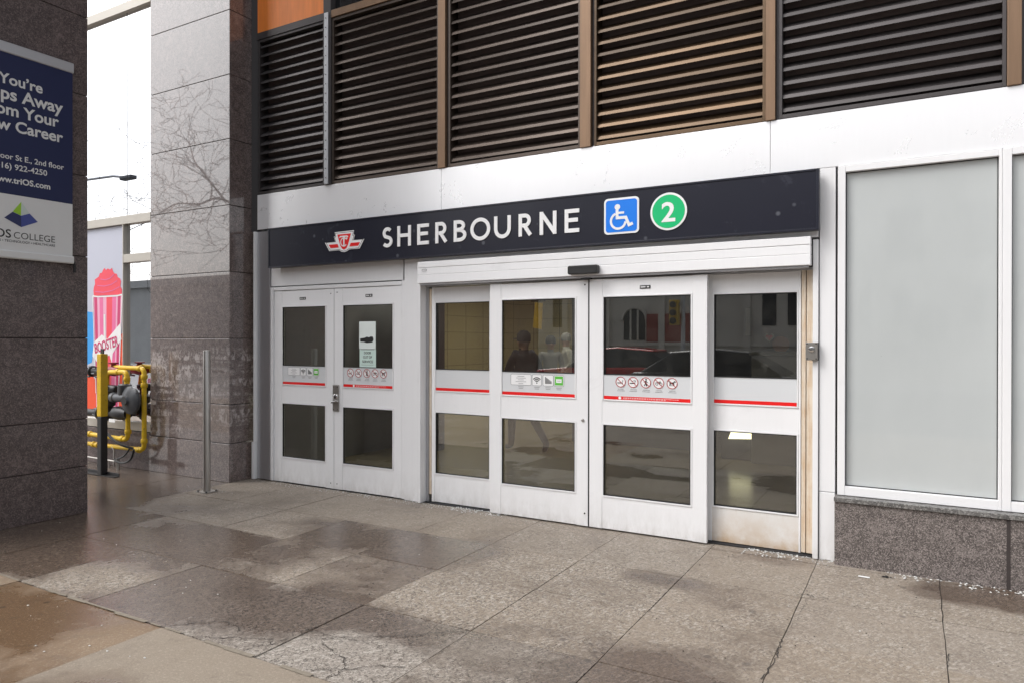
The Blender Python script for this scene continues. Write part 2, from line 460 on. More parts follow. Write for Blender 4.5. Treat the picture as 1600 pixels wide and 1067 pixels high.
# ------------------------------------------------------------------ geometry helpers
class MB:
    def __init__(s):
        s.v, s.f, s.mi, s.prims = [], [], [], []
        s.k = 0
    def add(s, vs, fs):
        o = len(s.v)
        s.v += [tuple(p) for p in vs]
        for f in fs:
            s.f.append(tuple(i + o for i in f))
            s.mi.append(s.k)
        s.prims.append((o, len(s.v), len(s.f) - len(fs), len(s.f)))
        return s
    def box(s, x0, x1, y0, y1, z0, z1):
        vs = [(x0, y0, z0), (x1, y0, z0), (x1, y1, z0), (x0, y1, z0), (x0, y0, z1), (x1, y0, z1), (x1, y1, z1), (x0, y1, z1)]
        return s.add(vs, [(0, 3, 2, 1), (4, 5, 6, 7), (0, 1, 5, 4), (1, 2, 6, 5), (2, 3, 7, 6), (3, 0, 4, 7)])
    def ring(s, x0, x1, z0, z1, wx, wz, y0, y1):
        """rectangular frame: stiles full height, rails between"""
        s.box(x0, x0 + wx, y0, y1, z0, z1)
        s.box(x1 - wx, x1, y0, y1, z0, z1)
        s.box(x0 + wx, x1 - wx, y0, y1, z0, z0 + wz)
        s.box(x0 + wx, x1 - wx, y0, y1, z1 - wz, z1)
        return s
    def prism(s, poly, fn, a, b):
        """polygon (2D) extruded from a to b along fn(u, v, t)"""
        n = len(poly)
        vs = [fn(u, v, a) for u, v in poly] + [fn(u, v, b) for u, v in poly]
        fs = [tuple(range(n)), tuple(range(2 * n - 1, n - 1, -1))]
        fs += [(i, i + n, (i + 1) % n + n, (i + 1) % n) for i in range(n)]
        return s.add(vs, fs)
    def face(s, poly, y, th=.002):
        """flat shape in the x-z plane facing -y"""
        return s.prism(poly, lambda u, v, t: (u, t, v), y, y + th)
    def tube(s, pts, r, n=12, cap=True, closed=False):
        pts = [Vector(p) for p in pts]
        rs = r if isinstance(r, (list, tuple)) else [r] * len(pts)
        t0 = (pts[1] - pts[0]).normalized()
        up = Vector((0, 0, 1)) if abs(t0.z) < .9 else Vector((1, 0, 0))
        u = t0.cross(up).normalized()
        vs, fs = [], []
        for i, p in enumerate(pts):
            if i == 0: t = t0
            elif i == len(pts) - 1: t = (pts[i] - pts[i - 1]).normalized()
            else: t = ((pts[i + 1] - pts[i]).normalized() + (pts[i] - pts[i - 1]).normalized()).normalized()
            u = (u - t * u.dot(t)).normalized()
            w_ = t.cross(u)
            for k in range(n):
                a = 2 * PI * k / n
                vs.append(p + (u * math.cos(a) + w_ * math.sin(a)) * rs[i])
        for i in range(len(pts) - 1):
            for k in range(n):
                fs.append((i * n + k, i * n + (k + 1) % n, (i + 1) * n + (k + 1) % n, (i + 1) * n + k))
        if cap:
            fs.append(tuple(range(n - 1, -1, -1)))
            fs.append(tuple(range((len(pts) - 1) * n, len(pts) * n)))
        return s.add(vs, fs)
    def lathe(s, prof, o, axis='z', n=20):
        """profile of (distance along axis, radius)"""
        o = Vector(o)
        A = {'x': Vector((1, 0, 0)), 'y': Vector((0, 1, 0)), 'z': Vector((0, 0, 1))}[axis]
        B = {'x': Vector((0, 1, 0)), 'y': Vector((0, 0, 1)), 'z': Vector((1, 0, 0))}[axis]
        D = A.cross(B)
        vs, fs = [], []
        for h, r in prof:
            for k in range(n):
                a = 2 * PI * k / n
                vs.append(o + A * h + (B * math.cos(a) + D * math.sin(a)) * max(r, 1e-4))
        for i in range(len(prof) - 1):
            for k in range(n):
                fs.append((i * n + k, i * n + (k + 1) % n, (i + 1) * n + (k + 1) % n, (i + 1) * n + k))
        fs.append(tuple(range(n - 1, -1, -1)))
        fs.append(tuple(range((len(prof) - 1) * n, len(prof) * n)))
        return s.add(vs, fs)
    def ribbon(s, pts, wd, y, th=.003, closed=False):
        """mitred stroke in the x-z plane"""
        P = [Vector(p) for p in pts]
        n = len(P)
        L, Rr = [], []
        for i in range(n):
            a = P[i - 1] if (i > 0 or closed) else None
            b = P[(i + 1) % n] if (i < n - 1 or closed) else None
            d1 = (P[i] - a).normalized() if a is not None else None
            d2 = (b - P[i]).normalized() if b is not None else None
            if d1 is None: d1 = d2
            if d2 is None: d2 = d1
            t = (d1 + d2)
            t = t.normalized() if t.length > 1e-6 else d1
            nn = Vector((-t.y, t.x))
            k = max(.35, nn.dot(Vector((-d1.y, d1.x))))
            L.append(P[i] + nn * wd / 2 / k)
            Rr.append(P[i] - nn * wd / 2 / k)
        m_ = n if closed else n - 1
        vs = [(p.x, y, p.y) for p in L] + [(p.x, y, p.y) for p in Rr] + [(p.x, y + th, p.y) for p in L] + [(p.x, y + th, p.y) for p in Rr]
        fs = []
        for i in range(m_):
            j = (i + 1) % n
            fs.append((i, j, n + j, n + i))
            fs.append((i, 2 * n + i, 2 * n + j, j))
            fs.append((n + i, n + j, 3 * n + j, 3 * n + i))
        if not closed:
            fs.append((0, n, 3 * n, 2 * n))
            fs.append((n - 1, 3 * n - 1, 4 * n - 1, 2 * n - 1))
        return s.add(vs, fs)
    def build(s, name, mat, parent=None, bevel=0., smooth=False, split=False):
        if split:                         # every primitive of this bag becomes an object of its own
            for v0, v1, f0, f1 in s.prims:
                q = MB()
                q.add(s.v[v0:v1], [tuple(i - v0 for i in f) for f in s.f[f0:f1]])
                q.build(name, mat, parent, bevel, smooth)
            return None
        me = bpy.data.meshes.new(name)
        me.from_pydata(s.v, [], s.f)
        mats = mat if isinstance(mat, (list, tuple)) else [mat]
        for q in mats:
            me.materials.append(MT[q] if isinstance(q, str) else q)
        if len(mats) > 1:
            me.polygons.foreach_set('material_index', s.mi)
        import bmesh
        bm = bmesh.new()
        bm.from_mesh(me)
        bmesh.ops.recalc_face_normals(bm, faces=bm.faces)
        bm.to_mesh(me)
        bm.free()
        if smooth:
            for p in me.polygons:
                p.use_smooth = True
        o = bpy.data.objects.new(name, me)
        COL.objects.link(o)
        if smooth:
            e = o.modifiers.new('es', 'EDGE_SPLIT')
            e.split_angle = math.radians(38)
        if bevel:
            b = o.modifiers.new('bevel', 'BEVEL')
            b.width = bevel
            b.segments = 2
            b.limit_method = 'ANGLE'
        if parent is not None:
            adopt(o, parent)
        return o

def adopt(o, parent):
    o.parent = parent
    r = parent
    while r.parent is not None:
        r = r.parent
    if parent.type == 'EMPTY':
        o.matrix_parent_inverse = Matrix.Translation(-Vector(parent.location))

def tag(o, label, cat, group=None):
    o['label'] = label
    o['category'] = cat
    if group:
        o['group'] = group
    return o

def thing(name, loc, label, cat, group=None):
    o = bpy.data.objects.new(name, None)
    o.empty_display_size = .2
    o.location = loc
    COL.objects.link(o)
    return tag(o, label, cat, group)

def structure(o):
    o['kind'] = 'structure'
    return o

def text(name, s, mat, parent, width, loc, rot=(PI / 2, 0, 0), align='CENTER', bold=0., extrude=.0008, height=None):
    """lettering from Blender's own built-in typeface, turned to mesh; scaled to the given width"""
    cu = bpy.data.curves.new(name, 'FONT')
    cu.body = s
    cu.size = 1
    cu.align_x = align
    cu.offset = bold
    cu.resolution_u = 4
    o = bpy.data.objects.new(name, cu)
    COL.objects.link(o)
    dg = bpy.context.evaluated_depsgraph_get()
    me = bpy.data.meshes.new_from_object(o.evaluated_get(dg))
    bpy.data.objects.remove(o)
    xs = [v.co.x for v in me.vertices]
    ys = [v.co.y for v in me.vertices]
    k = width / (max(xs) - min(xs))
    kz = height / (max(ys) - min(ys)) if height else k
    if align == 'CENTER': ax = (max(xs) + min(xs)) / 2
    elif align == 'LEFT': ax = min(xs)
    else: ax = max(xs)
    rm = Matrix.Translation(loc) @ __import__('mathutils').Euler(rot).to_matrix().to_4x4()
    for v in me.vertices:
        v.co = rm @ Vector(((v.co.x - ax) * k, v.co.y * kz, v.co.z))
    me.name = name
    me.materials.clear()
    me.materials.append(MT[mat])
    ob = bpy.data.objects.new(name, me)
    COL.objects.link(ob)
    if parent is not None:
        adopt(ob, parent)
    return ob

def arc(cx, cz, r, a0, a1, n=16, rz=None):
    rz = rz or r
    return [(cx + r * math.cos(math.radians(a0 + (a1 - a0) * i / n)), cz + rz * math.sin(math.radians(a0 + (a1 - a0) * i / n))) for i in range(n + 1)]

def rrect(x0, x1, z0, z1, r, n=6):
    p = []
    for cx, cz, a in ((x1 - r, z0 + r, -90), (x1 - r, z1 - r, 0), (x0 + r, z1 - r, 90), (x0 + r, z0 + r, 180)):
        p += arc(cx, cz, r, a, a + 90, n)
    return p

def bend(pts, r, n=6):
    """round the corners of a polyline with fillets of radius r"""
    P = [Vector(p) for p in pts]
    out = [P[0]]
    for i in range(1, len(P) - 1):
        a = (P[i - 1] - P[i]); b = (P[i + 1] - P[i])
        q = min(r, a.length * .48, b.length * .48)
        p0 = P[i] + a.normalized() * q
        p1 = P[i] + b.normalized() * q
        for j in range(n + 1):
            t = j / n
            out.append(p0 * (1 - t) ** 2 + P[i] * 2 * t * (1 - t) + p1 * t ** 2)
    out.append(P[-1])
    return out

# ------------------------------------------------------------------ ground
def hashn(x, y):
    return (math.sin(x * 12.9898 + y * 78.233) * 43758.5453) % 1.0
def vnoise(x, y):
    xi, yi = math.floor(x), math.floor(y)
    fx, fy = x - xi, y - yi
    fx, fy = fx * fx * (3 - 2 * fx), fy * fy * (3 - 2 * fy)
    a = hashn(xi, yi) * (1 - fx) + hashn(xi + 1, yi) * fx
    b = hashn(xi, yi + 1) * (1 - fx) + hashn(xi + 1, yi + 1) * fx
    return a * (1 - fy) + b * fy

structure(MB().box(-300, 300, -300, 300, -.6, -.20).build('ground', 'asphalt'))
structure(MB().box(-120, 120, -20, -8.15, -.19, -.14).build('road', 'asphalt'))
structure(MB().box(-120, 120, -40, -20, -.19, -.0).build('far_sidewalk', 'grey_far'))
structure(MB().box(-60, 60, -8.15, -8.0, -.19, -.004).build('kerb', 'grey_far', bevel=.01))
structure(MB().box(-60, 60, -7.995, .0, -.19, -.007).build('joint_bed', plain('joint_dirt', (.055, .045, .037), .9, 0, .5, 9)))

XJ = [-.62 + .7575 * k for k in range(-24, 14)]
XJ = [x + random.uniform(-.008, .008) for x in XJ]
YJ = [-3.165, -2.35, -1.595, -.895, -.135, .35]
# (tone grey, wet, aggregate) by slab, row from the kerb inwards
def slab_values(ix, iy):
    xm = (XJ[ix] + XJ[ix + 1]) / 2
    q = round((xm + .62 + .38) / .7575)      # 0 = slab left of joint -.62
    t, wv, a = .15 + .25 * hashn(ix, iy), .06 + .2 * hashn(ix + 9, iy), .3 + .3 * hashn(ix + 3, iy + 5)
    T = {(0, 0): (.15, .47, .7), (-1, 0): (.55, .46, 1.), (-2, 0): (.75, .26, 1.), (-3, 0): (.65, .40, 1.), (-4, 0): (.55, .86, .6), (-5, 0): (.1, .43, .9), (-6, 0): (.1, .66, .7), (-7, 0): (.2, .78, .5),
         (1, 0): (.05, .2, .4), (2, 0): (.05, .12, .3), (3, 0): (.1, .2, .3),
         (1, 1): (.05, .15, .3), (2, 1): (.05, .1, .3), (0, 1): (.1, .18, .4), (-1, 1): (.05, .24, .8), (-2, 1): (.05, .16, 1.), (-3, 1): (.1, .55, .7), (-4, 1): (.1, .46, .8), (-5, 1): (.05, .64, .6), (-6, 1): (.2, .66, .5), (-7, 1): (.2, .80, .4), (-8, 1): (.2, .95, .3),
         (0, 2): (.1, .2, .5), (-1, 2): (.1, .24, .9), (-2, 2): (.1, .22, .9), (-3, 2): (.4, .70, .5), (-4, 2): (.15, .50, .7), (-5, 2): (.2, .26, .5), (-6, 2): (.35, .22, .4), (-7, 2): (.3, .5, .3), (-8, 2): (.3, .85, .3),
         (-3, 3): (.2, .2, .3), (-4, 3): (.3, .18, .2), (-5, 3): (.3, .17, .2), (-6, 3): (.3, .2, .2), (-7, 3): (.3, .35, .2)}
    if (q, iy) in T:
        t, wv, a = T[(q, iy)]
    elif q <= -8:
        wv = .85
    return t, wv, a
BLOBS = [(-4.9, -1.9, .55, .3, .45), (-4.1, -1.25, .6, .25, .4), (-3.0, -1.15, .3, .25, .3), (-3.85, -2.75, .6, .35, .3), (-3.1, -2.75, .35, .15, .4), (-2.35, -2.55, .25, .1, .35), (-1.75, -2.15, .25, .1, .3), (-1.0, -2.3, .3, .4, .35), (-5.6, -1.25, .4, .2, .35), (-1.55, -1.0, .35, .12, .35), (-.5, -2.4, .5, .25, .25), (.55, -.3, .5, .22, .75), (-7.2, -1.2, .8, .6, .4), (-6.6, -2.4, .9, .7, .5), (-8.4, -.8, .7, .5, .3), (-4.6, -2.0, .7, .35, .2), (-1.7, -2.9, .4, .3, .35), (-.9, -.18, .45, .12, .5), (.2, -.55, .7, .35, .3),
         (-3.3, -2.5, .5, .18, .55), (-2.7, -2.95, .6, .25, -.25), (-2.6, -2.45, .3, .1, .3), (-1.9, -2.5, .35, .12, -.2), (-1.2, -2.6, .35, .35, .35), (-6.3, -1.0, .45, .25, -.35)]
def blobs(x, y):
    s = 0
    for bx, by, rx, ry, a in BLOBS:
        d = ((x - bx) / rx) ** 2 + ((y - by) / ry) ** 2
        s += a * math.exp(-d)
    return s
def sheet(name, cells, mat, val, n=7, z=0., gap=.0018):
    vs, fs, cols = [], [], []
    for (x0, x1, y0, y1, key) in cells:
        g = [gap + random.uniform(0, .002) for _ in range(4)]
        o = len(vs)
        dz = random.uniform(-.0015, .0015)
        for j in range(n + 1):
            for i in range(n + 1):
                x = x0 + g[0] + (x1 - x0 - g[0] - g[1]) * i / n
                y = y0 + g[2] + (y1 - y0 - g[2] - g[3]) * j / n
                ex = (vnoise(x * 9, y * 9) - .5) * .006
                xx = x + (ex if i in (0, n) else 0)
                yy = y + (ex if j in (0, n) else 0)
                vs.append((xx, yy, z + dz))
                t, wv, a = val(key)
                wv = .30 * .28 + wv * .72 + blobs(x, y) + (vnoise(x * 1.7 + 5, y * 1.7) - .5) * .5
                cols.append((t, max(0, min(1, wv)), a, 1))
        for j in range(n):
            for i in range(n):
                k = o + j * (n + 1) + i
                fs.append((k, k + 1, k + n + 2, k + n + 1))
        # short skirt down into the joint
        edge = [o + i for i in range(n + 1)] + [o + j * (n + 1) + n for j in range(1, n + 1)] + [o + n * (n + 1) + i for i in range(n - 1, -1, -1)] + [o + j * (n + 1) for j in range(n - 1, 0, -1)]
        b = len(vs)
        for e in edge:
            vs.append((vs[e][0], vs[e][1], z - .02))
            cols.append(cols[e])
        m_ = len(edge)
        for i in range(m_):
            fs.append((edge[i], b + i, b + (i + 1) % m_, edge[(i + 1) % m_]))
    me = bpy.data.meshes.new(name)
    me.from_pydata(vs, [], fs)
    me.materials.append(MT[mat])
    ca = me.color_attributes.new('slab', 'FLOAT_COLOR', 'POINT')
    ca.data.foreach_set('color', [c for q in cols for c in q])
    o = bpy.data.objects.new(name, me)
    COL.objects.link(o)
    return structure(o)
cells = []
for iy in range(len(YJ) - 1):
    for ix in range(len(XJ) - 1):
        jy = random.uniform(-.004, .004)
        cells.append((XJ[ix], XJ[ix + 1], YJ[iy], YJ[iy + 1], (ix, iy)))
sheet('pavement', cells, 'slab', lambda k: slab_values(*k))
XC = [-3.65 + 1.52 * k for k in range(-11, 9)]
YC = [-3.17, -5.0, -6.5, -7.99]
CB = {(-1, 0): (.85, .52, 0), (0, 0): (.12, .30, 0)}
cells = []
for iy in range(3):
    for ix in range(len(XC) - 1):
        cells.append((XC[ix], XC[ix + 1], YC[iy + 1], YC[iy], (ix - 11, iy)))
BLOBS += [(-5.2, -3.6, .7, .35, .35), (-3.15, -3.75, .42, .22, .55), (-3.75, -3.45, .3, .16, -.3), (-2.6, -3.5, .5, .2, -.4)]
sheet('sidewalk', cells, 'concrete', lambda k: CB.get(k, (.3 * hashn(k[0], k[1]) + (.5 if k[0] < -1 else 0), .2 + .2 * hashn(k[0] + 4, k[1]), 0)), n=14)

# cracks: thin irregular dark lines on the old slabs
ck = MB()
def crack(pts, wd, wob=.012, steps=9):
    P = [Vector((*p, 0)) for p in pts]
    q = []
    for a, b in zip(P, P[1:]):
        for i in range(steps):
            q.append(a.lerp(b, i / steps) + Vector((random.uniform(-wob, wob), random.uniform(-wob, wob), 0)))
    q.append(P[-1])
    vs, fs = [], []
    for i, p in enumerate(q):
        d = (q[min(i + 1, len(q) - 1)] - q[max(i - 1, 0)]).normalized()
        nn = Vector((-d.y, d.x, 0)) * wd * random.uniform(.15, .75) / 2
        vs += [(p.x + nn.x, p.y + nn.y, .0042), (p.x - nn.x, p.y - nn.y, .0042)]
        if i:
            fs.append((2 * i - 2, 2 * i - 1, 2 * i + 1, 2 * i))
    ck.add(vs, fs)
crack([(-2.152, -2.37), (-2.45, -2.62), (-2.78, -2.84)], .010)
crack([(-2.71, -2.89), (-2.50, -2.96), (-2.405, -3.04), (-2.28, -2.93), (-2.17, -2.88)], .010)
crack([(-2.405, -3.04), (-2.42, -3.15)], .010)
crack([(-2.405, -3.04), (-2.55, -3.13)], .007)
crack([(-3.62, -3.13), (-3.42, -2.94), (-3.25, -2.97), (-3.18, -3.07), (-3.32, -3.14)], .010)
crack([(-3.18, -3.07), (-3.0, -2.98), (-2.93, -3.02)], .008)
crack([(-3.0, -3.15), (-2.9, -2.9), (-2.92, -2.72)], .008)
crack([(-2.92, -2.8), (-2.75, -2.78), (-2.45, -2.75)], .006)
crack([(-.63, -2.15), (-.61, -1.85), (-.63, -1.62)], .012, .010)
crack([(-.61, -1.45), (-.60, -1.2), (-.58, -.85)], .004, .012)
crack([(-.66, -.88), (-.60, -.83), (-.54, -.86), (-.48, -.84)], .010)
crack([(.13, -1.56), (.14, -1.38), (.20, -1.36)], .007, .004)
crack([(-6.65, -1.56), (-6.3, -1.5), (-5.95, -1.57)], .006)
structure(ck.build('pavement_cracks', plain('crack_dirt', (.05, .042, .036), .9)))
# mortar line between the slabs and the sidewalk
mo = MB()
random.seed(3)
x = -9.5
while x < 3:
    l = random.uniform(.05, .3)
    wdt = random.uniform(.006, .022)
    mo.add([(x, -3.167 - wdt, .0045), (x + l, -3.167 - wdt * random.uniform(.5, 1.2), .0045), (x + l, -3.164 + wdt * .4, .0045), (x, -3.164 + wdt * .3, .0045)], [(0, 1, 2, 3)])
    x += l + random.choice([0.002, .002, .04, .2])
structure(mo.build('mortar_joint', plain('pale_mortar', (.22, .19, .15), .9, 0, .4, 30)))

# ------------------------------------------------------------------ station building
bld = thing('station_building', (-3, .5, 0), 'station building front with white fascia, bronze louvres and frosted shop window', 'building')
fa = MB()
for x0, x1 in ((-6.577, -4.001), (-3.998, -.969), (-.966, 2.2), (2.203, 5.2)):
    fa.box(x0, x1, -.012, .1, 2.853, 3.25)
fa.build('fascia', 'fascia', bld, .002)
MB().box(-6.572, -6.372, -.008, .06, .012, 2.83).build('corner_post', 'post', bld, .004)
MB().box(-6.607, -6.582, -.045, .02, .43, 2.83).box(-6.628, -6.588, -.05, .02, .006, .428).build('edge_trim', 'frame', bld, .003, split=True)
# backing wall strips behind frames and sign
MB().box(-6.57, -.52, .062, .12, 2.19, 2.85).build('sign_backing', 'dark', bld)
tr = MB().box(-6.362, -4.475, .0, .06, 2.197, 2.40)
tr.build('transom_panel', 'frame', bld, .003)
fr = MB()
fr.box(-6.362, -6.318, -.012, .08, .012, 2.185)           # swing door jamb
fr.box(-6.318, -4.486, -.008, .08, 2.146, 2.185)          # swing door head
fr.box(-4.482, -4.444, -.012, .08, .012, 2.19)
fr.box(-4.440, -4.268, -.02, .1, .006, 2.43)              # wide post
fr.box(-4.248, -4.222, -.05, .1, .006, 2.345)             # sliding door jamb
fr.box(-.666, -.628, -.03, .1, .006, 2.335)
fr.box(-4.25, -.63, -.04, .06, 2.352, 2.40)               # strip above operator
fr.build('door_frame', 'frame', bld, .003)
MB().box(-4.266, -4.250, .0, .1, .006, 2.43).box(-.626, -.622, .0, .1, .01, 2.8).box(-.515, -.502, .01, .1, .49, 2.85).build('shadow_gap', 'gasket', bld, split=True)
MB().box(-4.219, -4.19, .045, .1, .006, 2.13).build('recess_jamb', 'post', bld, .002)
MB().box(-4.187, -4.160, .05, .1, .08, 2.10).box(-.752, -.722, .045, .1, .02, 2.12).box(-.716, -.672, .04, .1, .02, 2.12).build('stained_jamb', 'stain_post', bld, .003, split=True)
MB().box(-4.22, -.668, .03, .1, 2.118, 2.14).build('door_track', 'post', bld, .002)
MB().box(-6.36, -.63, .0, .12, .0045, .009).build('threshold', 'dark', bld)
sp = MB().box(-.622, -.516, -.012, .06, .502, 2.85).box(-.622, -.516, -.012, .06, .006, .498)
sp.build('side_panel', 'frame', bld, .003)
# granite plinth and frosted windows right of the doors
pl = MB()
for x0, x1 in ((-.512, .5085), (.511, 1.6), (1.6025, 3.2), (3.2025, 5.2)):
    pl.box(x0, x1, -.09, .2, -.01, .452)
pl.build('plinth', 'plinth', bld, .003)
MB().box(-.515, 5.2, -.108, .2, .4545, .488).build('sill', 'sill', bld, .004)
MB().box(.5, .522, -.0915, -.0905, .0, .45).build('stain_run', plain('dark_stain', (.045, .036, .034), .6, 0, .4, 12), bld)
for i, (x0, x1) in enumerate(((-.45, .46), (.53, 1.44), (1.51, 2.42), (2.49, 3.4), (3.47, 4.38))):
    f = MB()
    f.box(x0 - .05, x0 - .0, -.03, .08, .492, 2.848)
    f.box(x1, x1 + .019, -.03, .08, .492, 2.848)
    f.box(x0, x1, -.028, .08, .492, .556)
    f.box(x0, x1, -.028, .08, 2.804, 2.848)
    wf = f.build('shop_window', 'frame', bld, .003)
    MB().box(x0 + .002, x1 - .002, .012, .03, .558, 2.802).build('frosted_pane', 'frosted', wf)
    g = MB().ring(x0, x1, .556, 2.804, .006, .006, .006, .014)
    g.build('gasket', 'gasket', wf)
# louvre bays
LB = [(-6.565, -5.535, 'bronze_dark'), (-5.425, -4.032, 'bronze'), (-3.918, -2.532, 'bronze'), (-2.405, -1.003, 'bronze_gold'), (-.905, .50, 'bronze_dark'), (.60, 2.0, 'bronze'), (2.1, 3.5, 'bronze'), (3.6, 5.0, 'bronze_dark')]
for x0, x1, mt in LB:
    lf = MB().ring(x0, x1, 3.254, 5.02, .022, .03, -.012, .12).build('louvre_panel', mt, bld, .002)
    sl = MB()
    z = 3.296
    while z < 4.98:
        jz = random.uniform(-.0018, .0018); jy = random.uniform(-.002, .002); z += jz
        poly = [(.0 + jy, z + .010), (.013 + jy, z + .040), (.020, z + .042), (.10, z + .105), (.10, z + .10), (.026, z + .034), (.008, z + .010)]
        sl.prism(poly, lambda u, v, t: (t, u, v), x0 + .023, x1 - .023)
        z += .1012 - jz
    sl.build('slats', mt, lf)
MB().box(-6.58, 5.2, .125, .16, 3.252, 5.1).build('louvre_backing', plain('louvre_back', (.16, .13, .13), .8), bld)
for x0, x1, mt in ((-5.533, -5.427, 'bronze_dark'), (-4.03, -3.945, 'mullion'), (-2.53, -2.43, 'mullion'), (-1.0, -.93, 'mullion'), (.502, .58, 'mullion'), (2.003, 2.08, 'mullion'), (3.503, 3.58, 'mullion')):
    MB().box(x0, x1, -.03, .12, 3.252, 5.6).build('mullion', mt, bld, .003)
for x0, x1 in ((-3.943, -3.92), (-2.428, -2.407), (-.928, -.907), (.582, .598)):
    MB().box(x0, x1, .01, .12, 3.252, 5.02).build('mullion_return', 'bronze_dark', bld)
zs = MB().box(-5.508, -5.452, -.046, -.031, 3.254, 5.08)
zs.build('galvanised_strip', 'zinc', bld, .002)
zh = MB()
for k in range(18):
    zh.lathe([(0, .006), (.004, .005)], (-5.48, -.051, 3.32 + k * .1), 'y', 8)
zh.build('rivet', 'gasket', bld, split=True)
MB().box(-6.565, -5.54, -.02, .1, 5.10, 6.4).build('timber_panel', 'wood', bld)
MB().box(-6.575, -5.536, -.022, .123, 5.022, 5.098).build('panel_trim', 'bronze_dark', bld)
MB().box(-5.424, 5.0, -.028, .1, 5.022, 5.10).build('window_rail', 'mullion', bld, .003)
MB().box(-5.42, 5.0, .04, .06, 5.102, 6.6).build('upper_pane', 'blue_glass', bld)
MB().box(-6.58, 5.2, .2, .4, 5.11, 12).build('upper_wall', 'upwall', bld)
MB().box(-6.58, 5.2, -.02, .199, 6.62, 12).build('upper_parapet', 'upwall', bld)
MB().box(-6.688, -6.582, .0, .1, 2.84, 8.5).build('corner_wall', 'upwall', bld)
# hall behind the glass
HW = MB()
HW.box(-11.1, -11, 2.5, 14.2, -.01, 3.1).box(-11, .4, 14.1, 14.2, -.01, 3.1)
HW.build('hall_tiled_wall', 'tile', bld, split=True)
MB().box(-11, .4, .125, 14.1, -.03, -.001).build('hall_floor', 'hall_floor', bld)
MB().box(-11, .4, .2, 14.1, 2.95, 3.05).build('hall_ceiling', 'hall_ceiling', bld)
MB().box(-6.9, -6.8, .13, 2.9, .0, 2.94).box(-11, -6.9, 2.5, 2.58, 0, 2.94).build('hall_side_wall', 'hall_grey', bld, split=True)
MB().box(-6.3, -6.0, 2.2, 2.9, .0, 2.3).build('hall_cabinet', 'hall_dark', bld, .02)
dk = MB().box(-4.75, -.2, 4.6, 4.8, 0, 2.94).box(-.35, -.25, .13, 4.6, 0, 2.94)
dk.build('hall_partition', 'hall_dark', bld, split=True)
lm = MB()
for x, y in ((-9, 5), (-9, 8), (-9, 11), (-6, 6.5), (-6, 9.5), (-6, 12.5), (-5.3, 2.6)):
    lm.box(x - .6, x + .6, y - .15, y + .15, 2.93, 2.948)
lm.build('hall_ceiling_lamp', 'lamp', bld, split=True)

# shopfront bay at the far left, behind the gas meter
bay = thing('shopfront_bay', (-10, 0, 0), 'mirror-glazed shopfront with beige frames above a low granite wall, left of the entrance', 'shopfront')
MB().box(-12, -8.132, -.31, -.0, .0, .46).build('low_wall', 'granite_dimmed', bay, .004)
bf = MB()
bf.box(-12, -8.134, -.30, -.2, .47, .575)
bf.box(-12, -8.134, -.30, -.2, 3.045, 3.152)
MB().box(-12, -8.134, -.30, -.2, 5.72, 5.83).build('upper_rail', 'beige_frame', bay, .003)
bf.box(-8.694, -8.134, -.296, -.2, 2.56, 2.665)
bf.box(-8.712, -8.694, -.298, -.2, .575, 3.045)
bf.box(-11.2, -11.16, -.298, -.2, .575, 3.045)
bf.build('window_frame', 'beige_frame', bay, .003)
MB().box(-8.692, -8.682, -.252, -.2, 3.152, 5.72).build('thin_mullion', 'dark', bay)
MB().box(-8.692, -8.682, -.252, -.2, 5.83, 8.4).build('thin_mullion', 'dark', bay)
for nm, a in (('lower_pane', (-8.694, -8.134, .575, 2.56)), ('middle_pane', (-8.694, -8.134, 2.665, 3.045)), ('poster_pane', (-11.16, -8.712, .575, 3.045)), ('upper_pane', (-12, -8.695, 3.152, 5.72)), ('upper_pane', (-8.679, -8.134, 3.152, 5.72)), ('top_pane', (-12, -8.695, 5.83, 8.4)), ('top_pane', (-8.679, -8.134, 5.83, 8.4))):
    MB().box(a[0], a[1], -.25, -.242, a[2], a[3]).build(nm, 'mirror_glass', bay)
MB().box(-12, -8.1, .3, .4, 0, 9).build('shop_back_wall', 'hall_dark', bay)

# ------------------------------------------------------------------ granite pillars
JZ = [.43, .87, 1.611, 2.36, 3.104, 3.846, 4.567, 5.29, 6.02, 6.75, 7.48, 8.5]
def pillar(name, x0, x1, y0, y1, label, mt, base):
    t = thing(name, ((x0 + x1) / 2, (y0 + y1) / 2, 0), label, 'pillar')
    s = MB()
    z = .433
    for zz in JZ[1:]:
        s.box(x0, x1, y0, y1, z + .003, zz - .003)
        z = zz
    s.build('shaft', mt, t, .004)
    MB().box(x0 - base, x1 + base, y0 - base, y1, .0, .43).build('base_course', mt, t, .004)
    MB().box(x0 + .012, x1 - .012, y0 + .012, y1 - .012, .431, 8.5).build('joints', 'joint', t)
    return t
pillar('granite_pillar', -8.13, -6.69, -.30, .11, 'polished brown granite pillar between the gas meter and the entrance doors', 'granite', .012)
pillar('granite_pillar', -8.24, -6.68, -3.45, -1.87, 'brown granite pillar, colour dimmed for duller light, carrying the navy college banner in the left foreground', 'granite_dimmed', .0)
MB().box(-8.4, -6.6, -3.6, .0, 8.51, 12).build('unseen_storey', 'upwall', bld)  # unseen block invented over the pillars, kept narrow to let sky light in
MB().box(-12, -8.4, -.3, .4, 8.51, 12).build('unseen_storey', 'upwall', bld)

